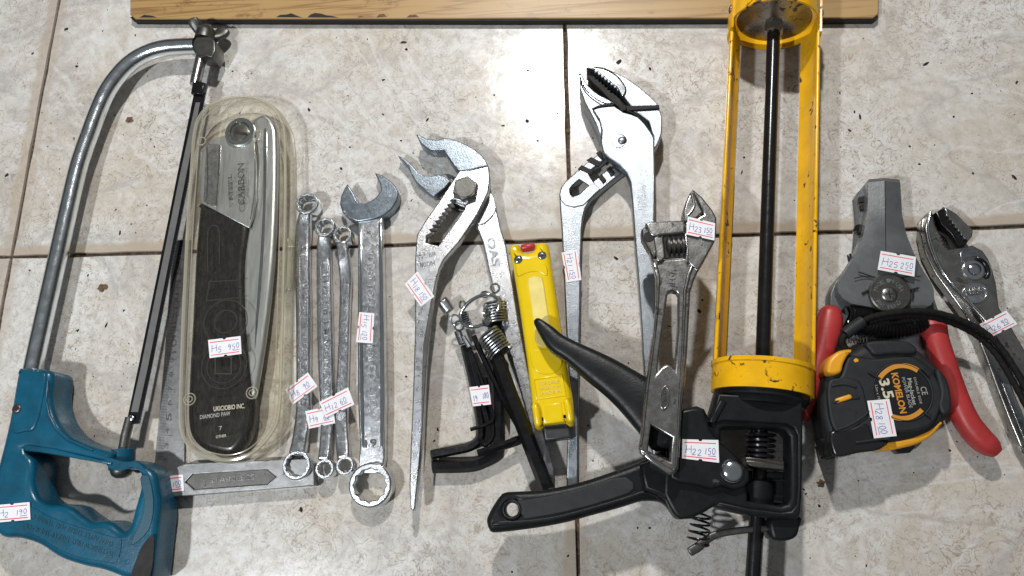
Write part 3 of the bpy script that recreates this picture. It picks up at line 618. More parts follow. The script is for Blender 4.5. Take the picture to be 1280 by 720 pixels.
for a in ([(449.5, 280), (452.5, 280), (453, 420), (455, 560), (452, 560), (450, 500), (449.5, 420)], [(473, 278), (477, 277), (478.5, 340), (480, 420), (481, 500), (479.5, 560), (475, 560), (475, 420)]): flat('edge_bead', a, .0095, .002, 'chrome', s, bev=.0006)
flat('open_jaw', [(434, 229.5), (438, 235), (443, 243), (446, 250), (450, 253.5), (456, 254), (463, 251), (470, 246), (476, 238), (475, 230), (468, 215.5), (477, 218.5), (487, 225), (494, 232), (498, 241), (496, 251), (489, 262), (480, 269), (466, 274), (448, 277), (436, 273), (428, 265), (424.5, 255), (426, 245), (430, 236)], .0105, .0095, 'jaw_steel', t, bev=.0009, res=2)
ring_end(t, (462.4, 606.5), .0125, 27, 20.5, .0115, 'chrome')
text('raised_lettering', 'KYOTO TOOL', (459, 305), (459.5, 388), .0086, .0048, 'satin', s, h=.0005, bold=.012)
text('raised_lettering', 'KAI CO-LTD.', (460, 430), (462, 512), .0086, .0048, 'satin', s, h=.0005, bold=.012)
text('size_mark', '19', (456.5, 560), (471, 558.5), .0086, .0052, 'emboss_dark', s, h=.0004, bold=.012)
for y in (290, 333):
    lathe('stamped_badge', P(461.5, y, .0084), (0, 0, 1), [(0, .0034), (.0006, .0034), (.0006, .0027), (.0002, .0026), (.0002, .0001)], 'satin', s, n=24)
    text('badge_letter', 'K', (458.8, y+3), (463.8, y+3), .0087, .0032, 'emboss_dark', s, h=.0002)
sticker([(468, 391.7), (466, 429.2), (445, 427.7), (449, 390)], .0099, ('H15', '120'), t)
# ------------------------------------------------------------------ slip pliers with toothed slot
t = thing('pump_pliers', 'chrome pump pliers with blue grey hooked jaws, toothed slot and hexagon bolt', 'pliers', (575, 400))
lw = flat('rear_lever', [(600, 262), (606, 246), (614, 240), (619, 252), (621, 262), (626, 285), (633, 308), (641, 356), (648, 400), (657, 445), (668, 495), (681, 545), (693, 586), (693, 597), (684, 595), (671, 560), (657, 515), (645, 470), (633, 430), (622, 385), (612, 344), (603, 303), (595, 283)], .0090, .0068, 'satin', t, bev=.0011, res=3)
flat('lever_boss', [(596, 278), (600, 262), (607, 247), (614, 241), (619, 252), (620, 262), (614, 272), (604, 280)], .0098, .003, 'satin', lw, smooth=3, bev=.0006)
flat('lower_jaw', [(497, 194), (503, 196.5), (511, 202), (517, 208.5), (522, 215), (530, 219.5), (540, 219.5), (549, 218), (557, 221), (563, 226), (556, 235), (542.5, 245.5), (530, 237), (521, 229), (514.5, 219), (510, 208), (503, 201)], .0095, .0085, 'jaw_steel', t, bev=.0008, res=3)
flat('jaw_neck', [(552, 226), (566, 222), (596, 240), (592, 268), (570, 262), (545, 246)], .0052, .0048, 'dark_steel', t, bev=.0008)
slot = [(532, 303), (533.5, 295)]
a0, a1 = (536, 291), (566, 250)
for k in range(8):
    u = k/8; x, y = a0[0]+(a1[0]-a0[0])*u, a0[1]+(a1[1]-a0[1])*u; slot += [(x+4.4, y-.6), (x+1.2, y-4.0)]
slot += [(567, 249), (574, 251), (583, 253), (580, 261), (575, 269), (567, 280), (560, 289), (553, 299), (548, 307), (540, 305)]
fr = [(574, 213), (590, 212), (610, 207), (612.7, 222), (610.5, 240), (603, 256), (594.7, 271.6), (584, 288), (573.8, 303), (563, 315), (554.7, 325), (549, 337), (545, 352), (541, 375), (537.5, 400), (534, 429), (530.5, 485), (528, 540), (523, 595), (519, 636), (516, 639), (513, 636), (511.5, 606), (513, 560), (515, 518), (517, 460), (518.5, 407), (518, 372), (518.5, 324), (521, 293), (532, 275), (553, 245)]
fl = flat('front_lever', fr, .0175, .0072, 'satin', t, holes=[slot], bev=.0009, res=2)
flat('upper_jaw', [(520, 167.5), (524, 168), (532, 173), (546, 174.5), (556, 172.5), (563, 173), (573, 176), (584, 181), (594, 187), (602, 193.5), (607, 200), (610.5, 207), (590, 212), (574, 213), (567, 207), (560, 197), (554.5, 187.5), (546, 188), (539, 187.5), (531, 183.5), (525, 179)], .0172, .0120, 'jaw_steel', t, bev=.0009, res=3)
hexp = P(582.5, 238, .0175); kk = K(582, 238, .0175)
hb = slab('hexagon_bolt', circ(hexp, 16.2*kk, 6, .35), .0222, .0058, 'dark_steel', t, bev=.0007)
slab('bolt_face', circ(hexp, 12.6*kk, 30), .0226, .0008, 'dark_steel', hb, bev=.0003)
flat('bolt_washer', [(571, 251), (586, 254), (583, 259), (576, 257), (568, 254)], .0150, .002, 'satin', t, bev=.0004)
text('stamped_letters', 'OAS', (608, 298), (616, 333), .0091, .0054, 'steel', lw, h=.0004, bold=.015)
text('stamped_letters', 'TIGER', (522, 325), (546, 320), .0175, .0034, 'steel', fl, h=.0003); text('stamped_letters', '1800N', (522.5, 335), (544, 331), .0175, .0032, 'steel', fl, h=.0003)
flat('lever_edge', [(539, 372), (543, 368), (535, 432), (531, 485), (528, 535), (526.5, 535), (527, 480), (529, 430)], .0178, .001, 'dark_steel', fl, bev=.0003)
sticker([(521.7, 339), (543, 370.6), (526, 383.5), (506, 355)], .0179, ('H18', '150'), t)
# ------------------------------------------------------------------ hex keys on a split ring
t = thing('hex_key_set', 'black hex keys with steel springs hanging from one split ring', 'hex keys', (610, 480))
def key(path, rpx, mat='black_oxide', sub=5):
    pts = smv(px3(path), sub); k = K(path[0][0], path[0][1], path[0][2]); tube('hex_key', pts, rpx*k, mat, t, n=6, angle=25, twist=.26)
key([(619, 440, .0170), (640, 498, .0175), (661, 552, .0175), (684, 612, .017)], 9.0)
key([(581, 432, .0090), (590, 470, .0090), (598, 510, .0085), (601, 534, .008), (599, 549, .0075), (588, 558, .007), (570, 562.5, .0065), (539, 568.5, .006)], 5.8)
key([(617, 400, .0060), (620, 440, .0060), (622, 500, .0060), (622, 545, .006), (618, 566, .006), (604, 577, .0062), (585, 582, .0065), (541, 583, .0068)], 8.0)
key([(592, 420, .0120), (610, 460, .0120), (636, 512, .0115), (652, 541, .011), (652, 549, .0108), (645, 554, .0108), (625, 560, .0112), (597, 567, .0118)], 3.4)
key([(650, 549, .0095), (625, 558, .0125), (597, 567, .014)], 5.4)
key([(584, 428, .0130), (600, 470, .0135), (613, 510, .0135), (616, 521, .0132), (611, 529, .013), (588, 537, .0128)], 2.4)
key([(588, 440, .0125), (601, 492, .0125), (610, 528, .012)], 4.0)
key([(606, 472, .0100), (613, 515, .0100), (616, 544, .0098), (606, 556, .01), (600, 548, .0104)], 3.2)
def spring(a, b, Rpx, turns, rr=.00055, lab='coil_spring'):
    A, B = P(*a), P(*b); k = K(*a); coil(lab, A, B, Rpx*k, turns, rr, 'satin', t)
    tube('spring_core', [A.lerp(B, .04), A.lerp(B, .96)], Rpx*k*.72, 'black_oxide', t, n=10)
spring((609, 416, .0175), (628, 442, .0175), 14.5, 8.5, .0007)
spring((618, 378, .0110), (621, 405, .0110), 14, 8, .00065)
spring((578, 391, .0105), (584, 408, .0105), 6.5, 7, .00045)
spring((553, 376, .0120), (562, 389, .0120), 7.2, 9, .00045)
tube('clamp_sleeve', px3([(572, 414, .012), (578, 430, .012)]), .0025, 'steel', t, n=12); tube('clamp_sleeve', px3([(579, 421, .0145), (587, 434, .0145)]), .0016, 'steel', t, n=12)
cR = P(600, 389, .0165); k = K(600, 389, .0165)
rp = []
for i in range(2*40):
    a = 2*math.pi*i/40; q = Vector((math.cos(a)*26.5*k, math.sin(a)*15.5*k, math.sin(a+.6)*.004 + .0008*i/40)); rp.append(cR + Matrix.Rotation(.50, 3, 'Z') @ q)
tube('split_ring', rp, .0012, 'chrome', t, n=8)
def loop(px, py, z, rpx, tilt, rot, rr=.00045):
    c = P(px, py, z); k = K(px, py, z); M3 = Matrix.Rotation(rot, 3, 'Z') @ Matrix.Rotation(tilt, 3, 'X')
    tube('hook_loop', [c + M3 @ Vector((math.cos(2*math.pi*i/20)*rpx*k, math.sin(2*math.pi*i/20)*rpx*k, 0)) for i in range(20)], rr, 'chrome', t, n=6, close=True)
for a in ((606, 368, .016, 5, 1.2, .2), (619, 360, .0175, 5.5, .5, 1.2), (608, 391, .0165, 6, 1.1, 1.4), (609, 403, .0185, 5, .9, .4), (578, 381, .0155, 4.6, 1.0, 1.3), (569, 400, .0145, 6.2, .3, 0), (574, 407, .0155, 6, .5, .7), (613, 394, .0178, 6, 1.0, 1.2)): loop(*a, rr=.0008)
sticker([(586.5, 484), (611, 481), (614, 505.5), (591, 508)], .0180, ('19', '180'), t, price_tail=False)
# ------------------------------------------------------------------ yellow cable knife
t = thing('cable_stripper', 'glossy yellow plastic cable stripping knife with red button and dark blade tip', 'cable stripper', (680, 420))
b = flat('body', [(636, 309), (638.5, 304.5), (645, 302.5), (649.5, 304.5), (651, 311), (654, 314), (660, 314), (666, 312.5), (669, 309), (668.5, 304), (671, 301.5), (680, 301), (685, 304), (687.5, 314), (694, 358), (703, 420), (711, 466), (716.5, 500), (718.5, 524), (717, 531), (711, 533), (707, 529), (690, 531), (680, 532), (678, 535), (672, 536), (668, 533), (665.5, 513), (659, 455), (648, 377), (641, 335)], .0270, .0200, 'yellow_plastic', t, bev=.0050, res=5, angle=60)
flat('grip_inlay', [(660, 352), (663, 347), (669, 345), (676, 347), (679, 352), (684, 385), (690, 425), (688, 432), (680, 434), (673, 432), (670, 425), (665, 388)], .0277, .0016, 'pale_yellow', b, smooth=4, bev=.0006)
flat('upper_pad', [(645, 332), (655, 329), (668, 328), (682, 331), (684, 345), (672, 340), (660, 341), (648, 345)], .0274, .002, 'yellow_plastic', b, smooth=4, bev=.0008)
flat('round_boss', [(663, 440), (675, 436), (692, 437), (701, 445), (702, 458), (692, 467), (678, 468), (667, 461)], .0274, .002, 'yellow_plastic', b, smooth=5, bev=.0008)
pf = flat('label_frame', [(666, 473), (703, 468), (708, 495), (670, 500)], .0274, .0014, 'yellow_plastic', b, holes=[[(668, 475), (701.5, 470.3), (706, 493.3), (671.5, 498)]], bev=.0004)
for i, w_ in enumerate(('VDE CABLE', '4-28 mm', 'MADE IN')): text('raised_lettering', w_, (674+i*1.4, 481.5+i*6.2), (699+i*1.2, 478+i*6.2), .0271, .0020, 'pale_yellow', b, h=.0003)
for pp in ([(669, 508, .0262, 4.5, .0035), (671, 516, .0265, 5.2, .004), (673, 530, .0255, 5.2, .0042)], [(708, 502, .0262, 4.5, .0035), (711, 512, .0265, 5.2, .004), (713, 525, .0255, 5.2, .0042)]): loft('clip_lug', pp, 'yellow_plastic', b, e=2.2, n=16, end=.8)
flat('bridge', [(676, 505), (703, 501), (706, 528), (679, 531)], .0276, .004, 'yellow_plastic', b, bev=.0018, res=4)
loft('release_button', [(653, 310.5, .0235, 4.4, .0032), (660, 309.5, .0240, 4.8, .0034), (667, 308.5, .0235, 4.4, .0032)], 'red_plastic', t, e=2.4, n=16)
for c_ in ((648, 324.5), (677.5, 319.5)):
    d_ = dome('screw', c_, .0268, .0029, .0012, 'chrome', t, base=.001); p0 = P(c_[0], c_[1], .0280)
    slab('screw_recess', [p0+Vector(v) for v in ((-.0016, .0003, 0), (-.0003, .0003, 0), (-.0003, .0016, 0), (.0003, .0016, 0), (.0003, .0003, 0), (.0016, .0003, 0), (.0016, -.0003, 0), (.0003, -.0003, 0), (.0003, -.0016, 0), (-.0003, -.0016, 0), (-.0003, -.0003, 0), (-.0016, -.0003, 0))], .02815, .0004, 'black_edge', d_, bev=.00005)
flat('blade_holder', [(678, 524), (711, 521), (713.5, 547), (681, 551)], .0235, .0150, 'dark_grey', t, bev=.0012)
flat('holder_plate', [(681, 534), (711, 531), (711.4, 535), (682, 538)], .0238, .001, 'black_plastic', t, bev=.0003)
# ------------------------------------------------------------------ big white-chrome water pump pliers
t = thing('water_pump_pliers', 'bright chrome water pump pliers with grooved slot arm and toothed jaws, sticker H21', 'pliers', (770, 300))
la = flat('slot_arm', [(699, 243), (701, 234), (707, 226), (720, 214), (735, 202), (751, 190), (762, 180), (775, 176), (786, 190), (784, 212), (770, 222), (752, 237), (739, 249), (732, 260), (729, 272), (727.5, 285), (726, 330), (725.5, 380), (724.5, 430), (723.5, 475), (723, 530), (723, 575), (722.5, 618), (708, 618), (708.5, 570), (711, 520), (711, 470), (708, 420), (705, 350), (702, 288), (700, 262)], .0105, .0085, 'white_chrome', t,
     holes=[[(713, 243), (712, 236), (716, 231), (730, 220), (745, 208), (760, 196), (768, 190), (773, 194), (771, 202), (764, 208), (748, 221), (733, 234), (722, 244), (716, 246)]], bev=.0010, res=3)
flat('slot_boss', [(699.5, 243), (702, 234), (707, 227), (720, 216), (728, 210), (734, 214), (738, 222), (744, 230), (750, 236), (739, 247), (730, 256), (718, 259), (706, 256), (701, 250)], .0112, .0016, 'white_chrome', la, holes=[[(713, 243), (712, 236), (716, 231), (724, 224), (731, 228), (736, 232), (724, 243), (716, 246)]], bev=.0005)
for a in ([(722, 211), (727, 206), (742, 213), (738, 218)], [(733, 200), (739, 196), (753, 203), (748, 208)], [(745, 191), (750, 188), (756, 196), (752, 199)], [(754, 229), (758, 225), (752, 217), (748, 221), (752, 226)], [(764, 220), (769, 216), (763, 207), (758, 211)], [(773, 213), (777, 209), (770, 201), (767, 205)]):
    flat('groove', a, .0115, .0012, 'black_edge', la, bev=.0003)
flat('lower_jaw', [(725, 89.5), (728, 93), (731, 100), (735, 106.5), (742, 113), (750, 118.5), (760, 123.5), (769, 129), (764, 131), (756, 131), (748, 133), (741, 136), (746, 143), (752, 152), (752.5, 165), (751, 172), (746, 158), (740, 145), (731, 128), (724.5, 110)], .0185, .0160, 'white_chrome', t, bev=.0008, res=2)
flat('jaw_facet', [(725.5, 92), (729, 100), (735, 109), (744, 116), (756, 123), (765, 128), (758, 129.5), (748, 126), (736, 116), (728, 104)], .0189, .0012, 'chrome', t, smooth=3, bev=.0005)
uj = flat('upper_jaw', [(733, 84.5), (738, 82.5), (754, 83.5), (766, 89), (783, 97), (800, 109), (813, 120), (822, 129), (822, 133), (790, 133.5), (785, 128), (779, 120)] + [q for k in range(9) for q in ((775.5-36*k/9, 116.5-29*k/9), (774.6-36*k/9, 112.6-29*k/9))], .0200, .0170, 'white_chrome', t, bev=.0008, res=2)
flat('jaw_facet', [(740, 84.5), (746, 84.3), (758, 87.5), (771, 95), (780, 106), (782, 113), (778, 120), (772, 110), (764, 103), (755, 95), (746, 88)], .0204, .0012, 'chrome', uj, smooth=3, bev=.0005)
for pth in ([(724, 92), (727, 103), (734, 114), (745, 123), (756, 129), (766, 129)], [(743, 84), (757, 87), (771, 95), (780, 106), (782.5, 113), (779, 121)], [(741, 136.5), (750, 133.5), (766, 131.5)], [(784, 138), (798, 145), (808, 155), (818, 171)]):
    tube('facet_line', smv(px3([(x, y, .0206) for x, y in pth]), 5), .00045, 'black_edge', t, n=6)
teeth = []
for k in range(9):
    u = k/9; x, y = 735+u*31, 88+u*31; teeth += [(x, y), (x+4.2, y+.5)]
flat('jaw_teeth', teeth+[(779, 127), (786, 134), (782, 138), (776, 139), (773, 134), (760, 122), (752, 113), (742, 104), (735, 96)], .0150, .0130, 'black_edge', t, bev=.0004)
flat('jaw_seam', [(782, 132), (824, 131), (824.5, 135.5), (784, 138)], .0203, .012, 'black_edge', t, bev=.0004)
flat('jaw_heel', [(790, 138), (824, 135.5), (828, 146), (827.5, 166), (822, 181), (816, 189), (806, 180), (815, 166), (811, 152), (800, 143)], .0188, .0165, 'white_chrome', t, bev=.0008, res=2)
ml = flat('main_lever', [(741, 137), (749, 134), (758, 133), (768, 132), (774, 136), (780, 140), (788, 142), (798, 146), (807, 155), (814, 165), (818, 172), (819, 225), (818.5, 262), (818, 300), (819, 350), (820, 420), (822, 480), (826, 540), (828, 584), (820, 584), (811, 540), (806, 480), (803, 420), (798, 350), (793, 290), (790, 248), (788, 228), (783, 216), (774, 206), (762, 198), (754, 191), (751, 178), (752, 163), (749, 150)], .0205, .0080, 'white_chrome', t, bev=.0010, res=3)
c_ = P(775, 176, .0205); kk = K(775, 176, .0205)
tube('nut_outline', [c_+Vector((-.0008, -.0004, 0))+v for v in circ((0, 0), 9.8*kk, 26)], .00035, 'steel', ml, n=6, close=True); slab('pivot_nut', circ(c_+Vector((-.0008, -.0004, 0)), 9.5*kk, 24), .0212, .001, 'white_chrome', ml, bev=.0004)
dome('pivot_pin', (777.5, 175.5), .0212, .0028, .0014, 'white_chrome', ml)
text('stamped_letters', 'NO.4-200', (808.5, 258), (807, 231), .0205, .0030, 'steel', ml, h=.00018); text('stamped_letters', 'FORGED', (802.5, 262), (801, 236), .0205, .0024, 'steel', ml, h=.00018)
lathe('stamped_ring', P(803.5, 216, .0203), (0, 0, 1), [(0, .003), (.0004, .003), (.0004, .0025), (.0001, .0024), (.0001, .0001)], 'steel', ml, n=20)
sticker([(721.7, 312), (726.8, 350), (708.5, 353), (701.6, 315.7)], .0109, ('H21', '150'), t)
# ------------------------------------------------------------------ caulking gun
t = thing('caulking_gun', 'yellow skeleton caulking gun with black trigger, handle and push rod', 'caulking gun', (945, 420))
RZ = .0292
A, B = P(968.5, -3, RZ), P(951.9, 497, RZ); ax = (B-A).normalized(); q = lambda s: A + ax*s; LG = (B-A).length
R = .0288
arc_strip('front_ring', q(.004), q(.022), R-.0014, R, 0, 360, 'yellow_paint', t, n=48, full=True)
arc_strip('rear_ring', q(LG-.0172), q(LG-.0015), R-.0014, R+.0002, 0, 360, 'yellow_paint', t, n=48, full=True)
arc_strip('rear_lip', q(LG-.0190), q(LG-.0166), R-.0012, R+.0009, 0, 360, 'yellow_paint', t, n=48, full=True)
arc_strip('side_rail', q(.018), q(LG-.018), R-.0014, R-.0001, -37, 8, 'yellow_paint', t, n=12, steps=8)
arc_strip('side_rail', q(.018), q(LG-.018), R-.0014, R-.0001, 172, 229, 'yellow_paint', t, n=12, steps=8)
# folded outer lips of the rails
s = Vector((-ax.y, ax.x, 0)).normalized(); s = s if s.x > 0 else -s; z = Vector((0, 0, 1))
for a in (8, 172):
    d_ = s*(math.cos(math.radians(a))*(R-.0006)) + z*(math.sin(math.radians(a))*(R-.0006))
    tube('rail_bead', [q(.018+(LG-.036)*i/8)+d_ for i in range(9)], .0013, 'yellow_paint', t, n=8)
for a in (-6, 186): # ears joining rails to the front ring
    arc_strip('ring_ear', q(.002), q(.030), R, R+.0013, a-22, a+22, 'yellow_paint', t, n=8)
for sx in (-1, 1): lathe('ear_rivet', q(.014)+s*(sx*(R+.0010)*.985)+z*.004, s*sx, [(0, .003), (.0008, .0028), (.0014, .0014), (.0015, .0001)], 'dark_steel', t, n=16)
lathe('plunger_disc', q(.0165), ax, [(0, .0238), (.0012, .0243), (.0016, .0228), (.0028, .0165), (.0052, .0100), (.0056, .006)], 'gun_steel', t, n=48)
lathe('plunger_nut', q(.0215), ax, [(0, .0066), (.0058, .0066), (.0064, .0058), (.0064, .004)], 'satin', t, n=6, angle=20)
rod_end = P(937, 790, RZ)
tube('push_rod', [q(.020), q(LG*.5), q(LG), P(946.5, 640, RZ), rod_end], .0043, 'black_rod', t, n=18)
# black die-cast body
bo = [(896, 491), (1003, 497), (1004.5, 530), (1004, 580), (1003, 622), (1001, 645), (995, 650), (965, 648), (937, 645), (905, 637.5), (893, 633), (880, 641), (864, 648.5), (850, 649.5), (843, 644), (837, 634), (829, 618), (830, 590), (836, 545), (846, 520), (853, 511), (871, 507), (881, 511), (887, 524)]
win = [(901.5, 537), (905, 534.5), (940, 534), (973, 536), (982, 539), (987.5, 546), (988, 575), (987.5, 622), (984.5, 630), (976, 632), (935, 626), (934, 596), (918, 580), (901, 566)]
bd = flat('gun_body', bo, .0455, .0180, 'black_paint', t, holes=[win], bev=.0022, res=3)
flat('body_rim', [(898, 492), (1002.5, 498), (1004, 530), (1003.5, 580), (1002.5, 622), (1000.5, 643), (994, 648), (965, 646.5), (938, 643.5), (906, 636), (894, 631.5), (900, 627), (937, 635), (976, 640), (989, 638.5), (995, 631), (997, 610), (997, 545), (993, 535), (983, 530), (905, 526), (895, 528), (890, 524)], .0478, .004, 'black_paint', bd, bev=.0012)
flat('rear_web', [(934, 588), (986, 590), (986, 633), (974, 634), (934, 628)], .0300, .014, 'black_paint', bd, bev=.0015)
flat('web_frame', [(938, 600), (985, 598), (985, 631), (940, 627)], .0318, .0024, 'black_paint', bd, holes=[[(942, 603), (981, 601.5), (981, 627), (943, 623.5)]], bev=.0006)
a, b = P(949, 601, RZ), P(947, 636, RZ); lathe('rear_bushing', a, b-a, [(0, .0075), (.0006, .0082), ((b-a).length, .0086), ((b-a).length, .003)], 'black_paint', t, n=24)
a, b = P(953.5, 494, RZ), P(951.5, 536, RZ); lathe('front_bushing', a, b-a, [(0, .0150), ((b-a).length*.3, .0145), ((b-a).length*.32, .0115), ((b-a).length-.001, .0110), ((b-a).length, .010)], 'black_paint', t, n=28)
lathe('mount_collar', q(LG-.002), ax, [(0, .0268), (.0035, .0268), (.0042, .0258), (.0075, .0240), (.0075, .010)], 'black_paint', t, n=48)
flat('strut', [(900, 499), (909, 503), (894, 530), (886, 527)], .0490, .005, 'black_paint', bd, bev=.0012)
for a_, b_ in (((905, 505), (922, 507)), ((972, 508), (992, 512))): flat('cast_pocket', [(a_[0], a_[1]), (b_[0], b_[1]), (b_[0]-1, b_[1]+14), (a_[0]+3, a_[1]+13)], .0457, .0006, 'black_edge', bd, smooth=3, bev=.0002)
coil('return_spring', P(951.5, 540, RZ), P(949.5, 574, RZ), .0076, 5.2, .0011, 'black_rod', t)
for zz, o_ in ((.040, 0), (.0445, 4)): flat('grip_plate', [(932+o_*.2, 571+o_), (946, 572+o_), (981, 577+o_), (980, 584+o_), (945, 580+o_), (932, 577+o_)], zz, .018, 'dark_steel', t, bev=.0007)
tg = flat('trigger_yoke', [(836, 546), (846, 520), (853, 512), (871, 508.5), (880, 512), (888, 537), (898, 550), (912, 562), (928, 577), (937, 589), (938, 601), (931, 609), (918, 613), (903, 608), (888, 612), (868, 606), (850, 604), (838, 598)], .0500, .0060, 'black_paint', t, bev=.0018, res=3)
loft('trigger', [(673, 404, .0345, 5.6, .0052), (684, 416, .0350, 10, .0058), (697, 430, .0355, 13, .0062), (715, 441, .0360, 14.5, .0066), (745, 460, .0375, 20, .0068), (775, 480, .0390, 24, .0068), (805, 505, .0410, 29, .0068), (838, 543, .0430, 31, .0060)], 'black_paint', t, e=3.2, n=24, end=.9)
dome('pivot_rivet', (915.5, 589), .0500, .0066, .0030, 'chrome', t, base=.001)
ha = [(607.5, 652), (610, 643), (616, 632), (627, 617), (641, 614.5), (662, 613.5), (683, 611.5), (712, 606), (739, 598.5), (770, 588), (800, 577), (826, 562), (842, 556), (852, 575), (858, 610), (852, 640), (847, 649), (840, 641), (835, 634), (828, 628.5), (819, 626.5), (803, 626.5), (790, 630), (781, 633), (760, 639), (739, 644.5), (712, 652), (683, 658), (652, 662.5), (622, 665.8), (612, 664.5)]
hole = circ(P(640, 637, .040), 8.8*K(640, 637, .04), 22)
hd = slab('handle', Wd(sm(ha, 2), .0400), .0400, .0160, 'black_paint', t, [hole], bev=.0040, res=4)
gp = [(645, 626), (683, 620.5), (712, 614.5), (739, 606.5), (765, 598), (782, 596), (792, 602), (793, 611), (786, 617), (765, 624), (739, 632), (712, 639), (683, 645), (656, 649), (650, 640)]
gi = inset(gp, 2.2); gi = gi if abs(gi[3][1]-gp[3][1]-2.2) < 1.2 else inset(gp, -2.2)
flat('grip_panel', gp, .0409, .0020, 'black_rubber', hd, bev=.0007)
flat('panel_groove', gp, .0406, .0014, 'black_edge', hd, holes=[inset(gp, .8) if False else gi], bev=.0002)
tube('hole_rim', [P(640, 637, .0402)+v for v in circ((0, 0), 10.5*K(640, 637, .04), 28)], .0011, 'black_paint', hd, n=8, close=True)
loft('handle_ridge', [(616, 655, .0392, 3, .0012), (683, 649.5, .0392, 3, .0012), (739, 636, .0392, 3, .0012), (783, 623, .0392, 3, .0012), (806, 616, .0392, 3, .0012), (826, 622, .0392, 3, .0012)], 'black_paint', hd, n=10)
flat('root_gusset', [(800, 580), (842, 566), (850, 600), (846, 640), (836, 628), (822, 618), (806, 612)], .0448, .006, 'black_paint', hd, bev=.002)
# release lever and its little spring
coil('lever_spring', P(877, 642, .030), P(872, 680, .0285), .0050, 4.6, .0007, 'black_rod', t, R2=.0062)
loft('release_lever', [(862, 690, .030, 5.5, .0016), (872, 684, .030, 6, .0016), (886, 673, .030, 5, .0016), (900, 667, .030, 4.6, .0016), (935, 662, .031, 4.5, .0016), (970, 660, .032, 4.5, .0016), (996, 657.5, .032, 4.5, .0016)], 'dark_steel', t, e=3.5, n=16)
flat('lever_stop', [(964, 648), (1001, 646), (1000, 660), (996, 671), (985, 676), (972, 676), (965, 671)], .0420, .0210, 'black_paint', t, smooth=3, bev=.002)
sticker([(853, 549), (898, 550), (899, 578.5), (852.4, 573)], .0506, ('H22', '150'), t)
# ------------------------------------------------------------------ adjustable wrench lying across
t = thing('adjustable_wrench', 'worn grey adjustable wrench leaning across the black gun handle, sticker H23', 'adjustable wrench', (845, 420))
pl = plane3((808, 290, .0555), (892, 275, .0550), (825, 585, .0590))
dn = lambda d: up(pl, d)
hr = [(812, 315), (818, 322), (829, 324), (858, 322), (872, 316), (880, 326), (873, 339), (868, 350), (863.5, 364), (861.5, 400), (860, 430), (857, 475), (853, 511), (850, 560), (848.5, 586), (844, 592), (837, 593), (815, 578), (800, 565), (798.5, 559), (801, 545), (806, 490), (812, 445), (817.5, 410), (821, 370), (820, 345)]
sl = [(834.5, 369), (836.5, 365), (841, 363.5), (846, 365), (848, 369), (847.5, 410), (845, 440), (843.5, 461), (839, 456), (833, 455), (826, 459), (821.5, 465), (826, 430), (831, 395)]
hg = [(814, 531), (840.5, 547), (837.5, 576), (833, 574), (810, 563)]
hb_ = flat('handle', hr, pl, .0070, 'gun_steel', t, holes=[sl, hg], bev=.0014, res=3)
for a in ([(816, 326), (822, 330), (825.5, 345), (824.5, 370), (821.5, 405), (817, 440), (811, 485), (805, 540), (802.5, 557), (799, 560), (802, 540), (808, 480), (816, 425), (820, 380), (820.5, 350)], [(866, 325), (869, 326), (863, 345), (858.5, 364), (857, 400), (855, 440), (851, 500), (848, 560), (846, 586), (843, 590), (845, 560), (848, 500), (851.5, 440), (853, 400), (854, 364), (858, 343)], [(801, 561), (815, 571), (838, 586), (845, 588), (840, 592), (836, 592), (814, 578), (800, 566)]):
    flat('handle_rib', a, dn(.0016), .004, 'gun_steel', hb_, bev=.0009)
flat('fixed_jaw', [(866.5, 237), (868, 237.5), (878, 246), (890, 261), (896, 272), (895.5, 290), (894, 301), (888, 312), (880, 327), (873, 338), (862, 330), (857.5, 322), (856, 296), (857, 276), (868, 274), (879, 268), (878, 262), (872, 250), (866.5, 241)], dn(.0022), .0110, 'gun_steel', t, bev=.0012, res=3)
flat('moving_jaw', [(854.5, 276), (854, 264), (856.5, 254), (861, 243), (866, 236.5), (868.5, 239), (870, 245), (875, 257), (879.5, 265), (871, 273), (860, 277)], dn(.0034), .0125, 'gun_steel', t, bev=.0012, res=3)
tube('jaw_highlight_bevel', smv([P(x, y, dn(.0034)) for x, y in ((864, 241), (866.5, 250), (867.5, 257), (864.5, 264), (859, 270))], 4), .0009, 'gun_steel', t, n=8)
flat('jaw_slide', [(807, 279), (811, 277), (856, 275), (857, 281), (856, 291), (826, 294), (820, 296), (814, 294), (810, 288)], dn(.0026), .0120, 'gun_steel', t, bev=.0012, res=3)
flat('slide_end', [(802, 286), (807, 283), (816, 294), (822, 298), (824, 312), (818, 322), (813, 314), (808, 306), (802.5, 296)], dn(.0010), .0100, 'dark_steel', t, bev=.0012)
lathe('slide_bore', P(811, 296, dn(.0012)), (0, 0, 1), [(0, .0030), (.0004, .0030), (.0004, .0001)], 'black_edge', t, n=20)
flat('head_cheek', [(817, 297), (821, 295), (829, 296), (831.5, 321), (828, 326), (822, 327), (820, 318)], dn(.0024), .008, 'gun_steel', t, bev=.0009)
flat('worm_window', [(829, 293), (857, 292), (858, 321), (831, 323)], dn(.0006), .002, 'black_edge', t, bev=.0003)
a, b = P(832, 308, dn(.0002)), P(857, 306.5, dn(.0002)); d_ = (b-a); L = d_.length
prof = [(0, .0020)]
for k in range(4): o_ = L*(.06+.235*k); prof += [(o_, .0042), (o_+L*.03, .0058), (o_+L*.115, .0058), (o_+L*.145, .0042)]
lathe('worm_screw', a, d_, prof+[(L, .0020)], 'dark_steel', t, n=22, angle=25)
flat('worn_edge', [(855.5, 292), (859, 291), (860, 300), (861, 318), (859, 330), (857, 322), (858, 310)], dn(.0030), .003, 'satin', t, bev=.0007)
text('raised_lettering', 'JEGA', (843, 359), (845.5, 336), dn(.0001), .0048, 'gun_steel', hb_, h=.0006, bold=.015)
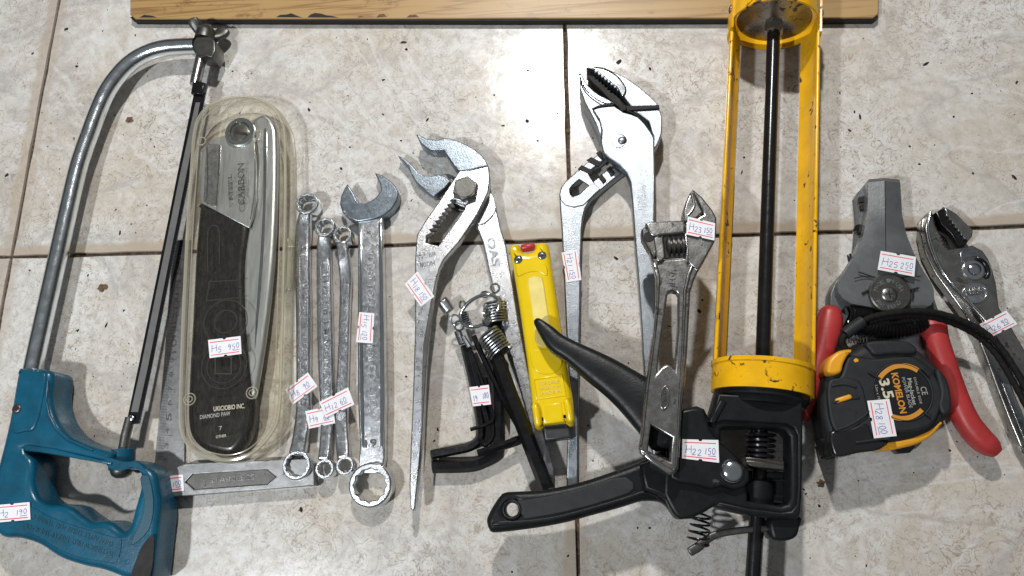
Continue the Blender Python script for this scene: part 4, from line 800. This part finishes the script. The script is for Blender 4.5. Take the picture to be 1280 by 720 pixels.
oc = [(831+6.5*math.cos(i*.3307), 497+15.5*math.sin(i*.3307)) for i in range(19)]
flat('emblem_border', [(x+ (y-497)*-.08, y) for x, y in oc], dn(.0010), .0018, 'gun_steel', hb_, holes=[[(831+(x-831)*.68+(y-497)*-.08*.8, 497+(y-497)*.80) for x, y in oc]], bev=.0003)
text('emblem_lettering', 'FORGED', (833.5, 507), (834.5, 488), dn(.0004), .0030, 'gun_steel', hb_, h=.0005)
sticker([(859.7, 270.6), (894, 279), (893, 300.5), (858, 293)], dn(.0038), ('H23', '150'), t)
# ------------------------------------------------------------------ wire stripper
t = thing('wire_stripper', 'grey cast wire stripper with red dipped handles under the tape measure', 'wire stripper', (1110, 380))
z = .0240
rows_solid('upper_jaw', [[(1086, 224, z-.004), (1106, 222.5, z-.003), (1124.5, 224.5, z-.0065)], [(1085.5, 228, z-.0022), (1106, 226, z), (1125.3, 229, z-.0050)], [(1085, 246, z-.0022), (1106.3, 246, z), (1126.5, 246, z-.0050)], [(1084.5, 262.5, z-.0022), (1106.5, 264, z), (1127.7, 268, z-.0050)], [(1080, 291.6, z-.0024), (1107, 293, z-.0002), (1132.6, 291.6, z-.0050)], [(1070, 316, z-.0026), (1107.3, 318, z-.0006), (1142, 316, z-.0048)], [(1057, 339, z-.0030), (1107.6, 338, z-.0012), (1155, 340, z-.0044)], [(1049, 351, z-.0034), (1108, 350, z-.0024), (1163, 352, z-.0040)], [(1047, 358, z-.0036), (1108, 360, z-.0026), (1167, 361, z-.0040)], [(1048, 366, z-.0036), (1108, 370, z-.0026), (1168, 373, z-.0040)], [(1054, 373, z-.0038), (1108, 381, z-.0028), (1164, 381, z-.0042)], [(1064, 379.5, z-.0044), (1109, 387, z-.0036), (1156, 385.5, z-.0048)], [(1070, 381, z-.0064), (1109, 388.5, z-.0060), (1150, 387.5, z-.0064)]], .0120, 'grey_paint', t)
for pth in ([(1073, 340), (1082, 343), (1094, 347)], [(1094, 347), (1080, 345.5), (1068, 348)], [(1128, 347), (1140, 345), (1150, 346)]): tube('cast_crease', smv(px3([(x, y, z-.0012) for x, y in pth]), 4), .00035, 'black_edge', t, n=6)
tube('jaw_seam', px3([(1106, 227, z+.0001), (1106.5, 264, z+.0001), (1107, 293, z-.0001), (1107.6, 338, z-.0011)]), .00022, 'black_edge', t, n=6)
flat('side_jaw', [(1073, 243), (1081, 233), (1087, 236), (1087, 262), (1082, 290), (1070, 318), (1058, 336), (1044, 352), (1038, 366), (1037, 388), (1052, 390), (1060, 380), (1070, 340), (1074, 300), (1076, 270)], .0130, .0110, 'grey_paint', t, bev=.0009)
for p in ([(1074, 246), (1082, 244), (1083, 252), (1074, 253)], [(1075, 256), (1083, 255), (1083, 262), (1076, 262)]): flat('wire_notch', p, .0150, .004, 'black_edge', t, bev=.0005)
lathe('side_screw', P(1072.5, 288, .0130), (0, 0, 1), [(0, .0032), (.0025, .0032), (.0030, .0026), (.0030, .0001)], 'black_oxide', t, n=18)
flat('side_tab', [(1060, 318), (1064, 316), (1066, 324), (1062, 328)], .0150, .003, 'black_oxide', t, bev=.0005)
wsh = lathe('pivot_washer', P(1111, 368, z-.0022), (0, 0, 1), [(0, .0122), (.0022, .0122), (.0028, .0114), (.0028, .0052), (.0028, .0001)], 'dark_steel', t, n=40)
dome('pivot_screw', (1111, 368), z+.0006, .0050, .0018, 'gun_steel', t)
sc = P(1112, 367.3, z+.0024); slab('screw_cross', [sc+Vector(v) for v in ((-.0022, .0004, 0), (-.0004, .0004, 0), (-.0004, .0022, 0), (.0004, .0022, 0), (.0004, .0004, 0), (.0022, .0004, 0), (.0022, -.0004, 0), (.0004, -.0004, 0), (.0004, -.0022, 0), (-.0004, -.0022, 0), (-.0004, -.0004, 0), (-.0022, -.0004, 0))], z+.0025, .0006, 'black_edge', wsh, bev=.00005)
def ring_text(body, c, rpx, a0, a1, z_, size, mat, parent):
    for i, ch in enumerate(body):
        if ch == ' ': continue
        a = math.radians(a0+(a1-a0)*i/(len(body)-1)); x, y = c[0]+rpx*math.cos(a), c[1]+rpx*math.sin(a); tx, ty = -math.sin(a)*2.2, math.cos(a)*2.2
        if a1 < a0: tx, ty = -tx, -ty
        text('raised_letter', ch, (x-tx, y-ty), (x+tx, y+ty), z_, size, mat, parent, h=.0003)
ring_text('MADE IN USA', (1111, 368), 14.5, 200, 340, z+.0006, .0026, 'satin', wsh)
ring_text('PAT PEND', (1111, 368), 18.5, 145, 40, z+.0006, .0026, 'satin', wsh)
for a, b, r_ in (((1134, 363), (1148, 360), .0007), ((1141, 361), (1141, 374), .0007), ((1078, 367), (1089, 361), .0009)): tube('cast_mark', px3([(a[0], a[1], z-.0021), (b[0], b[1], z-.0021)]), r_, 'black_edge', t, n=6)
# levers, spring, grips
flat('lever', [(1042, 366), (1056, 376), (1062, 392), (1054, 410), (1036, 440), (1024, 430), (1036, 400), (1036, 380)], .0110, .0070, 'grey_paint', t, bev=.0008)
flat('lever', [(1150, 384), (1168, 372), (1172, 384), (1180, 408), (1186, 430), (1160, 430), (1152, 405)], .0110, .0070, 'grey_paint', t, bev=.0008)
flat('inner_link', [(1062, 392), (1152, 398), (1158, 424), (1166, 460), (1150, 450), (1110, 424), (1070, 424), (1052, 432)], .0085, .0035, 'steel', t, bev=.0006)
for k in range(7): flat('link_tooth', [(1058+k*4.2, 414), (1060+k*4.2, 414), (1061.4+k*4.0, 429), (1059.2+k*4.0, 429)], .0092, .0012, 'dark_steel', t, bev=.0003)
coil('return_spring', P(1060, 394, .0125), P(1092, 397, .0125), .0062, 9, .0010, 'black_oxide', t)
sp = smv(px3([(1078, 405, .0130), (1095, 409, .0130), (1115, 410, .0130), (1135, 406, .0130), (1154, 401, .0130)]), 8)
fr_ = frames_along(sp); cp = []
for i in range(len(sp)*6):
    f_ = i/6; j = min(int(f_), len(sp)-2); u_ = f_-j
    if f_ > len(sp)-1: break
    tt, uu, vv = fr_[j]; p_ = sp[j].lerp(sp[j+1], u_); a = 2*math.pi*f_*.62; cp.append(p_+(uu*math.cos(a)+vv*math.sin(a))*.0062)
tube('tension_spring', cp, .0010, 'black_oxide', t, n=6)
loft('red_grip', [(1038, 391, .0120, 14, .0065), (1036, 408, .0120, 16.5, .0072), (1028, 440, .0120, 14.5, .0072), (1017, 474, .0120, 12.5, .0070), (1008, 504, .0120, 10, .0065), (1003, 524, .0110, 7, .006)], 'red_rubber', t, e=2.3, n=24, end=.6)
loft('red_grip', [(1167, 407, .0120, 16, .0062), (1170, 424, .0120, 15, .0072), (1180, 455, .0120, 14.6, .0075), (1192, 490, .0120, 14.8, .0076), (1206, 523, .0120, 15.4, .0076), (1222, 545, .0120, 15.6, .0076), (1234, 556, .0120, 14.5, .0072)], 'red_rubber', t, e=2.3, n=28, end=1.0)
sticker([(1101, 313.5), (1145, 321), (1143, 345.8), (1097, 337)], (z+.0012), ('H25', '250'), t)
# ------------------------------------------------------------------ combination slip-joint pliers at the right edge
t = thing('slip_joint_pliers', 'dark nickel slip joint pliers with toothed jaws at the right edge, sticker H26', 'pliers', (1210, 350))
flat('rear_lever', [(1152, 275), (1157, 268), (1164, 262), (1167, 268), (1171, 285), (1176, 300), (1186, 310), (1200, 330), (1212, 352), (1226, 380), (1240, 410), (1252, 445), (1268, 490), (1290, 540), (1310, 585), (1298, 592), (1278, 563), (1262, 525), (1246, 484), (1233, 448), (1222, 420), (1206, 392), (1187, 366), (1170, 343), (1157, 318), (1151, 292)], .0100, .0080, 'gun_steel', t, bev=.0011, res=3)
flat('knurled_face', [(1252, 478), (1262, 480), (1296, 556), (1284, 558)], .0103, .0008, 'chrome_rough', t, bev=.0003)
left = [(1160, 268), (1164.4, 262), (1166.5, 270), (1169, 279), (1173, 288), (1176, 293)]
for k in range(4): left += [(1178+k*1.8, 294+k*4.2), (1176.6+k*1.9, 297+k*4.2)]
left += [(1185, 311), (1194, 310), (1204, 309), (1216, 306), (1229, 313), (1236, 323), (1241, 336), (1246, 355), (1248, 372), (1249.5, 384), (1260, 400), (1276, 428), (1300, 468), (1312, 492), (1296, 496), (1276, 466), (1254, 434), (1232, 402), (1212, 380), (1192, 360), (1178, 343), (1168, 325), (1160, 305), (1156, 285)]
fl = flat('front_lever', left, .0150, .0085, 'gun_steel', t, bev=.0012, res=3)
rj = [(1180, 258), (1188, 262), (1196, 267), (1206, 277), (1216.7, 288), (1215.5, 296), (1211, 301)]
for k in range(7): u = k/7; x, y = 1208-u*25, 299-u*33; rj += [(x, y), (x-3.4, y-.3)]
rj += [(1182, 264)]
flat('fixed_jaw', rj, .0140, .0120, 'gun_steel', t, bev=.0008)
flat('jaw_throat', [(1170, 265), (1180, 259), (1190, 272), (1213, 297), (1207, 307), (1199, 308.5), (1189, 292), (1177, 280)], .0122, .0100, 'black_oxide', t, bev=.0006)
lathe('pivot_washer', P(1216.5, 337.5, .0150), (0, 0, 1), [(0, .0064), (.0010, .0064), (.0014, .0056), (.0014, .004), (.0026, .0036), (.0034, .0022), (.0036, .0001)], 'chrome', fl, n=30)
tube('slip_slot', smv(px3([(1219, 325, .0151), (1227, 326, .0151), (1233, 333, .0151), (1235, 342, .0151), (1232, 348, .0151)]), 4), .0016, 'black_oxide', fl, n=8)
tube('slot_lip', smv(px3([(1222, 322.5, .0151), (1231, 325.5, .0151), (1237, 334, .0151), (1238, 343, .0151), (1234, 350, .0151)]), 4), .0007, 'chrome', fl, n=8)
flat('key_way', [(1200, 316), (1204, 313), (1222, 311), (1226, 320), (1208, 322), (1206, 330), (1202, 328)], .0154, .0008, 'steel', fl, bev=.0003)
oc = [(1219.5+16*math.cos(i*.314), 366+13*math.sin(i*.314)) for i in range(20)]
em = flat('emblem', oc, .0156, .001, 'chrome_rough', fl, bev=.0003)
flat('emblem_border', oc, .0160, .0008, 'chrome', em, holes=[[(1219.5+(x-1219.5)*.84, 366+(y-366)*.84) for x, y in oc]], bev=.0002)
text('emblem_lettering', 'KEIBA', (1209, 370), (1230, 367), .0157, .0046, 'gun_steel', em, h=.0004, bold=.02)
tube('edge_bead', smv(px3([(1163, 266, .0152), (1160, 285, .0152), (1164, 305, .0152), (1171, 325, .0152), (1181, 343, .0152), (1195, 360, .0152), (1214, 379, .0152), (1232, 398, .0152)]), 5), .0008, 'chrome', fl, n=8)
sticker([(1224.5, 405), (1258, 388), (1272, 405), (1236, 423)], .0156, ('H26', '90'), t)
# ------------------------------------------------------------------ tape measure
t = thing('tape_measure', 'black rubber cased tape measure with amber lock and printed round label', 'tape measure', (1115, 500))
z = .0330
o_ = [(1069, 436), (1083, 429), (1105, 426), (1133, 427), (1150, 436), (1167, 450), (1181, 465), (1188, 481), (1191.5, 499), (1191.5, 518), (1181, 527.5), (1167, 540), (1144, 549), (1106, 557), (1076, 563), (1052, 570), (1042, 571), (1039, 556), (1033, 531), (1029, 510), (1031, 480), (1036, 458), (1052, 444)]
b = flat('case_body', o_, z-.0030, .0290, 'black_rubber', t, smooth=4, bev=.0055, res=5, angle=60)
flat('top_pad', [(1083, 428), (1104, 425), (1132, 426), (1146, 434), (1143, 442), (1120, 442), (1096, 444), (1088, 438)], z-.0004, .006, 'black_rubber', b, smooth=4, bev=.0018, res=3)
flat('cheek', [(1062, 444), (1076, 446), (1092, 448), (1118, 446), (1142, 446), (1160, 458), (1171, 472), (1178, 490), (1176, 512), (1166, 530), (1148, 538), (1120, 541), (1092, 545), (1076, 552), (1056, 560), (1046, 556), (1042, 530), (1040, 500), (1044, 478), (1052, 468), (1056, 456)], z, .006, 'black_rubber', b, smooth=4, bev=.0016, res=3)
flat('rear_pad', [(1170, 461), (1180, 467), (1187, 482), (1190, 500), (1189, 514), (1180, 518), (1174, 506), (1176, 488)], z+.0004, .006, 'black_rubber', b, smooth=4, bev=.0016, res=3)
flat('front_grip', [(1036, 478), (1050, 472), (1070, 474), (1078, 482), (1083, 500), (1086, 520), (1078, 528), (1058, 540), (1043, 536), (1036, 510)], z+.0008, .004, 'black_rubber', b, smooth=4, bev=.0012, res=3)
flat('nose_pad', [(1038, 540), (1060, 536), (1084, 528), (1092, 545), (1108, 552), (1100, 562), (1074, 566), (1050, 571), (1042, 566)], z+.0004, .006, 'black_plastic', b, smooth=3, bev=.0014)
for pth in ([(1042, 503), (1056, 499), (1074, 497)], [(1044, 538), (1060, 532), (1076, 523), (1086, 514)], [(1040, 482), (1056, 480), (1070, 484)], [(1070, 553), (1092, 550), (1112, 548)], [(1086, 465), (1094, 470), (1100, 474)], [(1152, 460), (1162, 470)], [(1156, 516), (1163, 521)]):
    loft('moulded_rib', [(x, y, z+.0010, 1.4, .0008) for x, y in pth], 'black_rubber', b, n=8)
loft('inlay_bar', [(1046, 501, z+.0006, 3.0, .0010), (1054, 498.5, z+.0010, 3.2, .0012), (1062, 496, z+.001, 3.2, .0012)], 'orange_plastic', b, n=14, end=.8)
flat('lock_button', [(1034, 464), (1035.5, 452), (1041, 444), (1050, 438), (1062, 436), (1066, 438), (1060, 445), (1055, 455), (1052, 465), (1042, 468)], z+.0030, .0190, 'orange_plastic', t, smooth=3, bev=.0020, res=3)
flat('inlay_window', [(1067, 450), (1070, 447.5), (1073, 449), (1073.5, 452), (1069, 453)], z+.0004, .001, 'orange_plastic', b, bev=.0003)
flat('base_strip', [(1104, 560), (1109, 552), (1124, 550.5), (1142, 546), (1159, 537), (1170, 529), (1178, 526.5), (1176, 533), (1165, 545), (1148, 554.5), (1128, 560), (1110, 563)], z-.0050, .0200, 'orange_plastic', t, smooth=3, bev=.0015)
flat('belt_clip', [(1114, 558), (1145, 552), (1144, 560), (1138, 566), (1124, 567)], .0120, .0080, 'black_plastic', t, bev=.001)
flat('tape_mouth', [(1036, 546), (1043, 544), (1050, 568), (1044, 573), (1040, 565)], z-.002, .0280, 'black_plastic', t, bev=.001)
flat('end_hook', [(1047, 570), (1063, 566.5), (1064, 569), (1048, 573)], z-.002, .0030, 'matte_steel', t, bev=.0003)
kk = K(1128, 490, z); c_ = P(1128, 490, z)
lb = slab('round_label', circ(c_, 35.5*kk, 48), z+.0006, .0009, 'black_plastic', b, bev=.0003)
slab('label_rim', circ(c_, 38*kk, 48), z+.0008, .0012, 'black_rubber', b, [circ(c_, 36*kk, 48)], bev=.0004)
def arc_pts(a0, a1, r0, r1): return [(1128+r1*math.cos(math.radians(a0+(a1-a0)*i/14)), 490+r1*math.sin(math.radians(a0+(a1-a0)*i/14))) for i in range(15)] + [(1128+r0*math.cos(math.radians(a1+(a0-a1)*i/14)), 490+r0*math.sin(math.radians(a1+(a0-a1)*i/14))) for i in range(15)]
flat('label_arc', arc_pts(212, 306, 30, 36), z+.00075, .0003, 'orange_ink', lb, bev=.00005); flat('label_arc', arc_pts(42, 122, 30, 36), z+.00075, .0003, 'orange_ink', lb, bev=.00005)
zl = z+.00065
text('printed_word', 'KOMELON', (1114, 466.5), (1125.5, 517), zl, .0037, 'orange_ink', lb, h=.00006, bold=.03)
text('printed_number', '3.5', (1098.5, 474.5), (1106, 499), zl, .0056, 'cream_ink', lb, h=.00006, bold=.03)
text('printed_word', 'Mag-Jacket', (1134, 473), (1141, 506.5), zl, .0024, 'grey_ink', lb, h=.00006, bold=.015)
text('printed_word', 'POWER BLADE', (1127, 472), (1137, 510), zl, .0018, 'grey_ink', lb, h=.00006)
text('printed_word', '3.5m x 19mm', (1093.5, 481), (1099, 506), zl, .0014, 'grey_ink', lb, h=.00006); text('printed_word', 'DOUBLE SIDE', (1142, 472), (1150, 505), zl, .0013, 'grey_ink', lb, h=.00006)
text('printed_word', 'CE', (1150, 484), (1153, 494), zl, .0034, 'grey_ink', lb, h=.00006)
sticker([(1111.7, 498.6), (1121, 545), (1092.5, 548), (1084, 501)], z+.0014, ('H28', '100'), t)
# wrist cord of the tape
tube('cord_clip', px3([(1056, 418, .0300), (1066, 410, .0300), (1078, 402, .0300)]), .0036, 'black_rubber', t, n=12)
tube('cord_knot', smv(px3([(1056, 418, .030), (1052, 425, .029), (1054, 432, .027), (1060, 440, .026)]), 4), .0022, 'cord', t, n=10)
def braid(name, path, r):
    pts = smv(px3(path), 14); rr = [r*(1+.06*math.sin(i*1.3)) for i in range(len(pts))]; tube(name, pts, rr, 'cord', t, n=12, angle=60)
braid('wrist_cord', [(1075, 404, .0300), (1088, 397, .0305), (1110, 392, .0310), (1140, 389, .0300), (1170, 391, .0280), (1200, 400, .0260), (1228, 414, .0240), (1250, 434, .0225), (1268, 460, .0220), (1285, 492, .0215), (1310, 540, .020)], .0019)
braid('wrist_cord', [(1077, 405, .0255), (1092, 401, .0260), (1112, 396.5, .0265), (1140, 394.5, .0255), (1168, 397, .0240), (1196, 406, .0215), (1222, 420, .0200), (1243, 440, .0190), (1260, 466, .0190), (1278, 498, .0190), (1302, 545, .019)], .0019)
